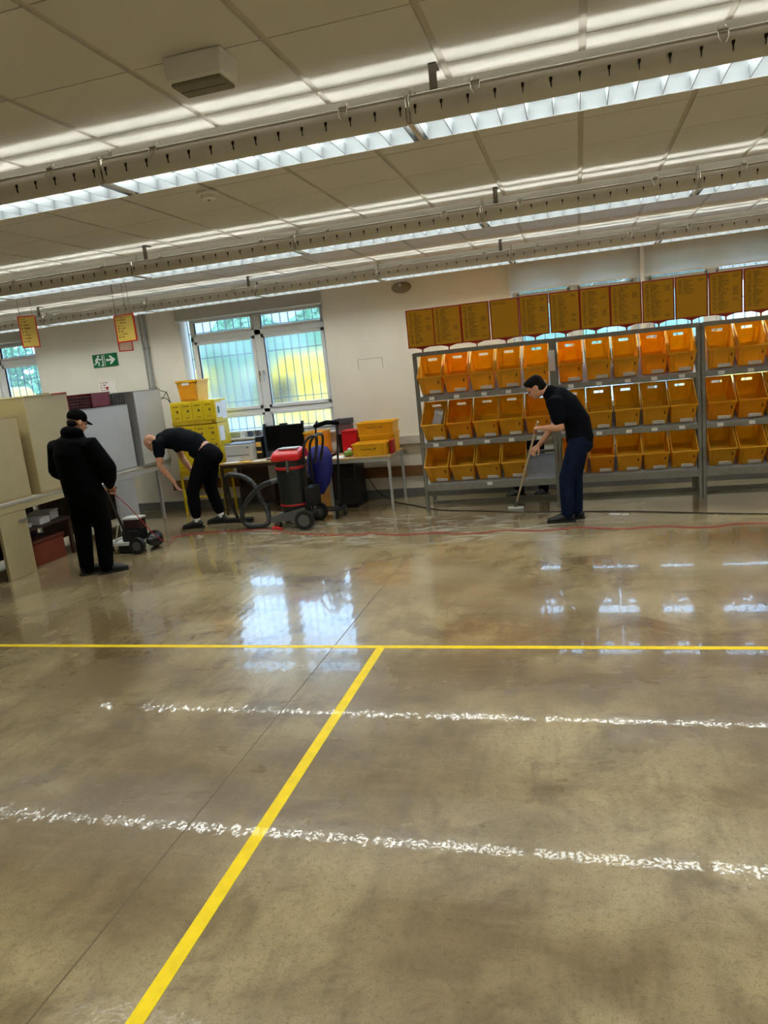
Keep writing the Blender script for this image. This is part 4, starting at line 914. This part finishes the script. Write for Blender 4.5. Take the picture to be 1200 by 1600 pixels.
mp.part('mop_head', MB().box(-.90, -.71, 8.76, 8.84, .002, .03), M['mop'], bevel=.008)
t = Wd('paper_scrap', 'small white paper scrap on the wet floor before the middle bay', 'paper', (.35, 8.25, 0))
t.part('sheet', MB().add([(.25, 8.25, .002), (.36, 8.22, .002), (.40, 8.26, .004), (.29, 8.30, .003), (.25, 8.25, .004), (.36, 8.22, .004), (.40, 8.26, .007), (.29, 8.30, .006)], [(0,3,2,1), (4,5,6,7), (0,1,5,4), (1,2,6,5), (2,3,7,6), (3,0,4,7)]), M['paper'])
t.part('torn_corner', MB().box(.40, .47, 8.21, 8.25, .001, .004), M['paper'])

# ================================================================== people
def blob(mb, vox=.009, it=4):
    ob_ = bpy.data.objects.new('tmp', mb.mesh('tmp')); COL.objects.link(ob_)
    rm = ob_.modifiers.new('r', 'REMESH'); rm.mode = 'VOXEL'; rm.voxel_size = vox; rm.use_smooth_shade = True
    sm = ob_.modifiers.new('s', 'SMOOTH'); sm.factor = .5; sm.iterations = it
    dg = bpy.context.evaluated_depsgraph_get(); me = bpy.data.meshes.new_from_object(ob_.evaluated_get(dg)); me.materials.clear()
    bpy.data.objects.remove(ob_)
    me.polygons.foreach_set('use_smooth', [True]*len(me.polygons)); return me
def V(*a): return Vector(a)
def frame(fwd, upv):
    x = Vector(fwd).normalized(); z = Vector(upv); z = (z-x*z.dot(x)).normalized(); y = z.cross(x)
    return Matrix((x, y, z)).transposed()
def head_mesh(b, cen, rot):
    """head looking along local +x; skull, jaw, brow, nose, lips, ears"""
    cen = Vector(cen)
    def e(p, r): b.ell(cen+rot@Vector(p), *r, rot)
    e((-.012, 0, .025), (.098, .077, .092)); e((.02, 0, -.045), (.070, .058, .072)); e((.052, 0, -.085), (.034, .034, .026))
    e((.078, 0, .012), (.018, .050, .012)); e((.092, 0, -.018), (.013, .011, .026)); e((.103, 0, -.034), (.014, .014, .012))
    e((.078, 0, -.062), (.014, .025, .010)); e((.058, .043, -.028), (.02, .016, .02)); e((.058, -.043, -.028), (.02, .016, .02))
    for s in (-1, 1): e((-.008, s*.080, -.012), (.020, .008, .034))
def hand_mesh(b, wrist, d, palm, curl=35, left=False, sc=1.0):
    d = Vector(d).normalized(); n = Vector(palm); n = (n-d*n.dot(d)).normalized(); s = d.cross(n)*(1 if left else -1)
    w = Vector(wrist)
    b.loft([(*(w), .026*sc, .020*sc), (*(w+d*.035*sc), .036*sc, .017*sc), (*(w+d*.085*sc), .041*sc, .015*sc)], s, 12)
    for k in range(4):
        p = w+d*.085*sc+s*(k-1.5)*.0205*sc; ang = 0; pts = [p-d*.02*sc]; L_ = (.9, 1.05, 1.0, .78)[k]*sc
        for q, seg in enumerate((.040, .026, .020)):
            ang += R(curl)*(1.0 if q else .7); pts.append(pts[-1]+(d*math.cos(ang)+n*math.sin(ang))*(seg*L_+(.02*sc if q == 0 else 0)))
        b.tube(smoothpath(pts, 3), [.0098*sc-.0002*i for i in range(3*(len(pts)-1)+1)], 8)
    p = w+d*.025*sc-s*.032*sc; t1 = p+(d*.6-s*.55+n*.35).normalized()*.045*sc; t2 = t1+(d*.8+n*.6-s*.05).normalized()*.035*sc
    b.tube(smoothpath([p, t1, t2], 3), .0115*sc, 8)
def build_person(label, J, cfg):
    base = V((J['al'][0]+J['ar'][0])/2, (J['al'][1]+J['ar'][1])/2, 0)
    t = Wd('person', label, 'person', base, 'people cleaning the hall')
    side = (V(*J['sr'])-V(*J['sl'])).normalized(); hs = (V(*J['hr'])-V(*J['hl'])).normalized()
    P, Cc, Nk = V(*J['pelvis']), V(*J['chest']), V(*J['neck']); Wst = P.lerp(Cc, .42) if 'waist' not in J else V(*J['waist'])
    axis = (Cc-P).normalized(); hd_ = V(*J['head']); rot = frame(J['look'], J['headup'])
    k = cfg.get('build', 1.0)
    # body -----------------------------------------------------
    b = MB()
    b.loft([(*(P-axis*.06), .150*k, .11*k), (*P, .165*k, .118*k), (*Wst, .142*k, .108*k), (*Cc, .172*k, .122*k), (*(Cc.lerp(Nk, .62)), .135*k, .085*k), (*(Nk-(Nk-Cc).normalized()*.02), .07, .065)], side, 18)
    b.loft([(*(Nk-(Nk-Cc).normalized()*.04), .060, .060), (*Nk, .056, .058), (*(hd_+rot@V(-.03, 0, -.055)), .054, .058)], side, 12)
    head_mesh(b, hd_, rot)
    for s in 'lr':
        S_, E_, W_ = V(*J['s'+s]), V(*J['e'+s]), V(*J['w'+s])
        sh_in = S_.lerp(Cc, .25)
        b.loft([(*sh_in, .050*k, .050*k), (*S_, .054*k, .054*k), (*S_.lerp(E_, .45), .052*k, .050*k), (*E_, .041*k, .041*k)], axis, 12)
        b.loft([(*E_, .041*k, .041*k), (*E_.lerp(W_, .3), .044*k, .040*k), (*E_.lerp(W_, .75), .031*k, .028*k), (*W_, .027, .022)], axis, 12)
        hand_mesh(b, W_, V(*J['hd'+s]), V(*J['palm'+s]), cfg.get('curl', 45), s == 'l')
        Hp, K_, A_ = V(*J['h'+s]), V(*J['k'+s]), V(*J['a'+s]); toe = V(*J['toe'+s]).normalized()
        b.loft([(*Hp, .088*k, .090*k), (*Hp.lerp(K_, .4), .080*k, .082*k), (*K_, .055*k, .058*k), (*K_.lerp(A_, .3), .053*k, .058*k), (*A_, .036, .038)], hs, 14)
        b.loft([(*(A_-toe*.03+V(0, 0, -.03)), .034, .03), (*(A_+toe*.06+V(0, 0, -.045)), .038, .026), (*(A_+toe*.14+V(0, 0, -.06)), .036, .018)], toe.cross(V(0, 0, 1)), 10)
    t.part('body', blob(b, .0085, 3), M['skin'])
    # clothing --------------------------------------------------
    g = cfg['top_ease']; b = MB(); z_hem = cfg.get('hem', .02)
    b.loft([(*(P-axis*z_hem), (.165*k+g), (.118*k+g)), (*Wst, (.150*k+g*1.05), (.112*k+g*1.05)), (*Cc, .175*k+g, .124*k+g), (*(Cc.lerp(Nk, .6)), .165*k+g*.8, .112*k+g*.8), (*(Nk-(Nk-Cc).normalized()*.035), .082+g*.6, .080+g*.6)], side, 20)
    for s in 'lr':
        S_, E_, W_ = V(*J['s'+s]), V(*J['e'+s]), V(*J['w'+s])
        b.loft([(*S_.lerp(Cc, .3), .065*k+g, .065*k+g), (*S_, .074*k+g*.8, .074*k+g*.8), (*S_.lerp(E_, cfg.get('sleeve', .55) if not cfg.get('long') else 1), (.054*k+g*.9), (.053*k+g*.9))], axis, 12)
        if cfg.get('long'): b.loft([(*E_, .054*k+g*.9, .053*k+g*.9), (*E_.lerp(W_, .5), .050*k+g*.8, .046*k+g*.8), (*E_.lerp(W_, .93), .036+g*.35, .033+g*.35)], axis, 12)
    if cfg.get('hood'):
        bk = axis.cross(side).normalized(); bk = bk if bk.y < 0 else -bk
        b.loft([(*(Nk-side*.085+bk*.03-axis*.0), .05, .045), (*(Nk-side*.05+bk*.07+axis*.01), .062, .055), (*(Nk+bk*.09+axis*.015), .068, .06), (*(Nk+side*.05+bk*.07+axis*.01), .062, .055), (*(Nk+side*.085+bk*.03-axis*.0), .05, .045)], (0, 0, 1), 12)
    t.part(cfg['top_name'], blob(b, .011, 5), cfg['top'])
    g = cfg['leg_ease']; b = MB()
    hipdir = V(*J['hl']).lerp(V(*J['hr']), .5)
    b.loft([(*hipdir, .155*k+g, .118*k+g), (*P, .158*k+g, .114*k+g), (*(P+axis*cfg.get('rise', .05)), .150*k+g, .108*k+g)], side, 18)
    b.loft([(*(P-axis*.07), .152*k+g, .112*k+g), (*P, .165*k+g, .118*k+g), (*(P+axis*cfg.get('rise', .05)), .155*k+g, .112*k+g)], side, 18)
    for s in 'lr':
        Hp, K_, A_ = V(*J['h'+s]), V(*J['k'+s]), V(*J['a'+s])
        b.loft([(*Hp, .092*k+g, .094*k+g), (*Hp.lerp(K_, .45), .082*k+g, .085*k+g), (*K_, .060*k+g, .064*k+g), (*K_.lerp(A_, .4), .055*k+g, .060*k+g), (*K_.lerp(A_, cfg.get('cuff', .95)), .048+g*.9, .050+g*.9)], hs, 14)
    t.part(cfg['leg_name'], blob(b, .011, 5), cfg['legs'])
    for s in 'lr':
        A_ = V(*J['a'+s]); toe = V(*J['toe'+s]).normalized(); toe.z = 0; toe.normalize(); sd_ = toe.cross(V(0, 0, 1)); a0 = V(A_.x, A_.y, 0)
        b = MB().loft([(*(a0-toe*.045+V(0, 0, .055)), .036, .045), (*(a0+toe*.03+V(0, 0, .060)), .042, .052), (*(a0+toe*.10+V(0, 0, .048)), .047, .042), (*(a0+toe*.17+V(0, 0, .038)), .045, .030), (*(a0+toe*.195+V(0, 0, .034)), .036, .024)], sd_, 14)
        b.loft([(*(a0+V(0, 0, .07)), .040, .045), (*(a0+V(0, 0, .105)), .044, .048)], sd_, 12)
        so = t.part('shoe', blob(b, .008, 3), M['shoe'])
        so_l = MB(); pts = [(-.085, -.03), (-.085, .03), (-.03, .042), (.08, .05), (.17, .046), (.215, .025), (.222, 0), (.215, -.025), (.17, -.046), (.08, -.05), (-.03, -.042)]
        so_l.ring_loft([[a0+toe*x+sd_*y+V(0, 0, z) for x, y in pts] for z in (.001, .024)])
        t.part('sole', so_l, M['rubber'], so)
        if cfg.get('socks'):
            t.part('sock', MB().loft([(*(a0+V(0, 0, .09)), .043, .045), (*(A_.lerp(V(*J['k'+s]), .16)), .042, .044)], sd_, 12), M['sock'], smooth=True)
    # face details ------------------------------------------------
    for s in (-1, 1): t.part('eye', MB().ell(hd_+rot@V(.076, s*.031, -.004), .009, .012, .009, rot, 10, 7), M['eye'], smooth=True)
    t.part('mouth', MB().ell(hd_+rot@V(.089, 0, -.062), .005, .022, .004, rot, 10, 6), M['lip'], smooth=True)
    if cfg.get('hair'):
        b = MB().ell(hd_+rot@V(-.020, 0, .040), .100, .083, .088, rot); b.ell(hd_+rot@V(-.055, 0, -.01), .062, .076, .075, rot)
        b.ell(hd_+rot@V(.045, 0, .088), .045, .055, .03, rot)
        t.part('hair', blob(b, .009, 3), M['hair'])
    if cfg.get('cap'):
        b = MB().ell(hd_+rot@V(-.015, 0, .050), .107, .088, .085, rot)
        t.part('cap', blob(b, .008, 2), M['blackcloth'])
        br = MB(); o_ = hd_
        arc = [(.045+.115*math.cos(a)*1.0, .078*math.sin(a)) for a in np.linspace(-1.45, 1.45, 11)]
        br.ring_loft([[o_+rot@V(x, y, .034+z-.25*max(0, x-.06)-1.2*y*y) for x, y in arc] for z in (0, .006)])
        t.part('cap_brim', br, M['blackcloth'])
        t.part('cap_back_hair', blob(MB().ell(hd_+rot@V(-.05, 0, -.02), .055, .070, .06, rot), .009, 2), M['hair'])
    return t

# person in black hoodie, back to the viewer, hands on the machine handle
build_person('person in black hoodie, cap and trousers pushing the scrubbing machine, back turned', dict(
    pelvis=(-5.09, 6.46, .95), waist=(-5.11, 6.45, 1.10), chest=(-5.12, 6.46, 1.30), neck=(-5.09, 6.49, 1.52), head=(-5.06, 6.53, 1.625), look=(.42, .86, -.38), headup=(.2, .35, 1),
    sl=(-5.31, 6.48, 1.39), sr=(-4.93, 6.46, 1.385), el=(-5.43, 6.55, 1.14), er=(-4.80, 6.53, 1.12), wl=(-5.24, 6.76, .93), wr=(-4.96, 6.74, .90),
    hdl=(.4, .8, -.4), hdr=(-.3, .8, -.3), palml=(.2, .3, -1), palmr=(-.2, .3, -1), hl=(-5.16, 6.46, .90), hr=(-4.98, 6.46, .90),
    kl=(-5.20, 6.48, .50), kr=(-4.96, 6.50, .50), al=(-5.20, 6.44, .09), ar=(-4.97, 6.46, .09), toel=(.35, .9, 0), toer=(.75, .65, 0)),
    dict(build=1.04, top_ease=.045, hem=.06, long=True, hood=True, top=M['blackcloth'], top_name='hoodie', leg_ease=.030, legs=M['blackcloth'], leg_name='trousers', cap=True, rise=.02, cuff=1.02, curl=60))

# bald person bending forward beside the yellow lockers
build_person('bald person in dark t-shirt and black trousers bending down beside the yellow lockers', dict(
    pelvis=(-4.77, 8.62, .98), waist=(-4.93, 8.61, 1.14), chest=(-5.16, 8.60, 1.215), neck=(-5.42, 8.59, 1.235), head=(-5.555, 8.58, 1.185), look=(-.45, 0, -.9), headup=(-.9, 0, .45),
    sl=(-5.33, 8.78, 1.20), sr=(-5.34, 8.40, 1.18), el=(-5.30, 8.86, .93), er=(-5.33, 8.34, .90), wl=(-5.16, 8.84, .72), wr=(-5.18, 8.38, .66),
    hdl=(.3, -.1, -.95), hdr=(.25, .1, -.95), palml=(1, 0, .2), palmr=(1, .2, .2), hl=(-4.79, 8.72, .92), hr=(-4.79, 8.52, .92),
    kl=(-4.88, 8.76, .50), kr=(-5.02, 8.52, .50), al=(-4.80, 8.80, .09), ar=(-5.03, 8.54, .09), toel=(-1, -.10, 0), toer=(-1, -.12, 0)),
    dict(build=1.03, top_ease=.022, hem=-.125, sleeve=.45, top=mat('slate_tshirt', c(14, 18, 25), .85, var=.2, bump=.3, bs=18, spec=.08), top_name='t_shirt', leg_ease=.022, legs=M['trouser'], leg_name='trousers', socks=True, rise=.05, cuff=.76, curl=35))

# person in navy polo and jeans with the mop
build_person('dark haired person in navy polo shirt and jeans stooping over the mop', dict(
    pelvis=(-.02, 8.06, .92), waist=(-.03, 8.06, 1.08), chest=(-.15, 8.05, 1.27), neck=(-.31, 8.04, 1.43), head=(-.445, 8.03, 1.485), look=(-.85, .05, -.55), headup=(-.55, 0, .85),
    sl=(-.25, 7.86, 1.33), sr=(-.22, 8.24, 1.34), el=(-.20, 7.80, 1.06), er=(-.24, 8.32, 1.08), wl=(-.39, 7.86, 1.06), wr=(-.46, 8.24, .83),
    hdl=(-.75, .55, .05), hdr=(-.7, -.5, -.5), palml=(-.5, .5, -.6), palmr=(-.4, .2, -.8), hl=(-.02, 7.96, .88), hr=(-.02, 8.16, .88),
    kl=(-.17, 7.97, .48), kr=(-.08, 8.14, .49), al=(-.18, 7.98, .09), ar=(-.08, 8.12, .09), toel=(-1, -.10, 0), toer=(-1, .15, 0)),
    dict(build=1.02, top_ease=.026, hem=.03, sleeve=.68, top=M['navy'], top_name='polo_shirt', leg_ease=.018, legs=M['jeans'], leg_name='jeans', hair=True, rise=.02, cuff=1.0, curl=60))

# person working behind the shelving: only the feet and a bit of dark clothing show
build_person('person in black behind the shelving, only feet and dark clothing visible', dict(
    pelvis=(-.62, 9.72, .86), waist=(-.72, 9.72, .98), chest=(-.92, 9.72, 1.04), neck=(-1.16, 9.72, 1.06), head=(-1.28, 9.72, 1.02), look=(-.6, 0, -.8), headup=(-.8, 0, .6),
    sl=(-1.06, 9.60, 1.0), sr=(-1.06, 9.84, 1.0), el=(-1.08, 9.60, .74), er=(-1.08, 9.84, .74), wl=(-1.04, 9.64, .50), wr=(-1.04, 9.80, .50),
    hdl=(0, 0, -1), hdr=(0, 0, -1), palml=(1, 0, 0), palmr=(1, 0, 0), hl=(-.58, 9.64, .80), hr=(-.66, 9.76, .80),
    kl=(-.54, 9.62, .44), kr=(-.88, 9.70, .44), al=(-.50, 9.60, .09), ar=(-.82, 9.62, .09), toel=(-.5, -.8, 0), toer=(-.7, -.6, 0)),
    dict(build=.95, top_ease=.02, hem=.02, long=True, top=M['blackcloth'], top_name='jacket', leg_ease=.02, legs=M['blackcloth'], leg_name='trousers', hair=True, rise=.02, cuff=1.0))

# ================================================================== outside the windows
ZG = -.35
struct('ground_outside', MB().box(-45, 30, YB+.3, 60, ZG-.3, ZG), M['asphalt'])
def van(x, y, rz, label):
    t = thing('delivery_van', label, 'van', (x, y, ZG), rz, 'yellow vans parked outside'); t.scale = (1, 1, 1.2)
    prof = [(-2.4, .35), (2.35, .35), (2.4, .75), (2.2, 1.05), (1.65, 1.2), (1.15, 1.95), (.85, 2.25), (-2.3, 2.32), (-2.42, 2.1)]
    link('body', MB().prism(prof, -.9, .9, 'Y').mesh('body'), M['van'], t, bevel=.08)
    link('windscreen', MB().add([(1.62, -.8, 1.24), (1.62, .8, 1.24), (1.17, .75, 1.93), (1.17, -.75, 1.93), (1.66, -.8, 1.26), (1.66, .8, 1.26), (1.21, .75, 1.95), (1.21, -.75, 1.95)], [(0,3,2,1), (4,5,6,7), (0,1,5,4), (1,2,6,5), (2,3,7,6), (3,0,4,7)]).mesh('windscreen'), M['screen'], t)
    for s in (-1, 1):
        link('side_window', MB().prism([(.55, 1.25), (1.45, 1.25), (1.1, 1.85), (.55, 1.9)], s*.895, s*.91, 'Y').mesh('side_window'), M['screen'], t)
        link('side_stripe', MB().box(-2.3, 2.3, min(s*.9, s*.906), max(s*.9, s*.906), .8, .88).mesh('side_stripe'), M['red'], t)
        for xx in (-1.5, 1.5):
            w_ = link('wheel', MB().cyl((xx, s*.72, .33), (xx, s*.93, .33), .33, n=20).mesh('wheel'), M['rubber'], t); link('rim', MB().cyl((xx, s*.92, .33), (xx, s*.94, .33), .2, n=14).mesh('rim'), M['steel'], w_)
    link('bumper', MB().box(2.3, 2.5, -.85, .85, .35, .6).mesh('bumper'), M['blackplastic'], t, bevel=.03)
van(-5.9, 17.2, R(180), 'yellow delivery van outside the window behind the monitor')
van(-15.4, 16.2, 0, 'yellow delivery van outside the window at the left edge')
van(4.6, 17.6, R(180), 'yellow delivery van outside behind the right shelving bay')
van(-11.3, 18.8, R(90), 'yellow delivery van parked further back outside, end-on behind the grey car')
cr_ = thing('parked_car', 'blue grey car parked outside the window above the lockers', 'car', (-8.3, 15.2, ZG), R(8))
link('body', MB().prism([(-2.0, .3), (2.0, .3), (2.05, .65), (1.3, .85), (.75, 1.35), (-1.1, 1.42), (-1.9, 1.0), (-2.05, .7)], -.82, .82, 'Y').mesh('body'), mat('car_paint', c(150, 170, 196), .3, var=.03, coat=.4), cr_, bevel=.06)
link('side_window', MB().prism([(-1.0, .9), (1.05, .9), (.65, 1.28), (-.95, 1.33)], -.825, -.815, 'Y').mesh('side_window'), M['screen'], cr_)
for xx in (-1.3, 1.3):
    for sy in (-1, 1): link('wheel', MB().cyl((xx, sy*.66, .31), (xx, sy*.84, .31), .31, n=18).mesh('wheel'), M['rubber'], cr_)
def tree(x, y, h, r, label, n=1600):
    rnd = random.Random(int(x*10+y)); t = Wd('tree', label, 'tree', (x, y, ZG), 'trees beyond the parked vans')
    t.part('trunk', MB().tube([(x, y, ZG), (x+.05, y, ZG+h*.3), (x-.05, y, ZG+h*.6)], [.16, .13, .08], 8), M['bark'])
    b = MB()
    for _ in range(n):
        a, e_, q = rnd.uniform(0, 6.283), rnd.uniform(-1, 1), rnd.uniform(.55, 1)**.5
        cx = V(x+r*q*math.cos(a)*math.sqrt(1-e_*e_), y+r*q*math.sin(a)*math.sqrt(1-e_*e_), ZG+h*.58+h*.42*q*e_)
        u_ = V(rnd.gauss(0, 1), rnd.gauss(0, 1), rnd.gauss(0, 1)).normalized(); v_ = u_.orthogonal().normalized(); s_ = rnd.uniform(.10, .22)
        b.add([cx-u_*s_, cx+v_*s_*.5, cx+u_*s_, cx-v_*s_*.5], [(0,1,2,3)])
    o = t.part('foliage', b, M['foliage']); o['kind'] = 'stuff'
tpos = [(-21+3.4*k, 22.3+.9*(k % 2), 4.5+.15*(k % 3), 1.55) for k in range(8)]
for k, (x, y, h, r) in enumerate(tpos): tree(x, y, h, r, 'green leafy tree just beyond the parked vans, %s from the left' % ORD[k])
for k in range(8): tree(-24+3.7*k, 27.2+.6*(k % 2), 5.0+.2*(k % 2), 1.75, 'taller green tree in the back row outside, %s from the left' % ORD[k])
hs_ = Wd('house', 'pale house far behind the trees outside', 'building', (-11, 34, ZG))
hs_.part('wall', MB().box(-20, -3, 33, 40, ZG, 4.2), M['render'])
hs_.part('roof', MB().prism([(-20.5, 4.2), (-2.5, 4.2), (-4.5, 5.4), (-18.5, 5.4)], 32.6, 40.4, 'Y'), mat('house_roof', c(200, 190, 180), .8))
for k in range(6): hs_.part('window', MB().box(-18.6+k*2.6, -17.4+k*2.6, 32.95, 33.0, 1.0, 2.6), M['screen'])
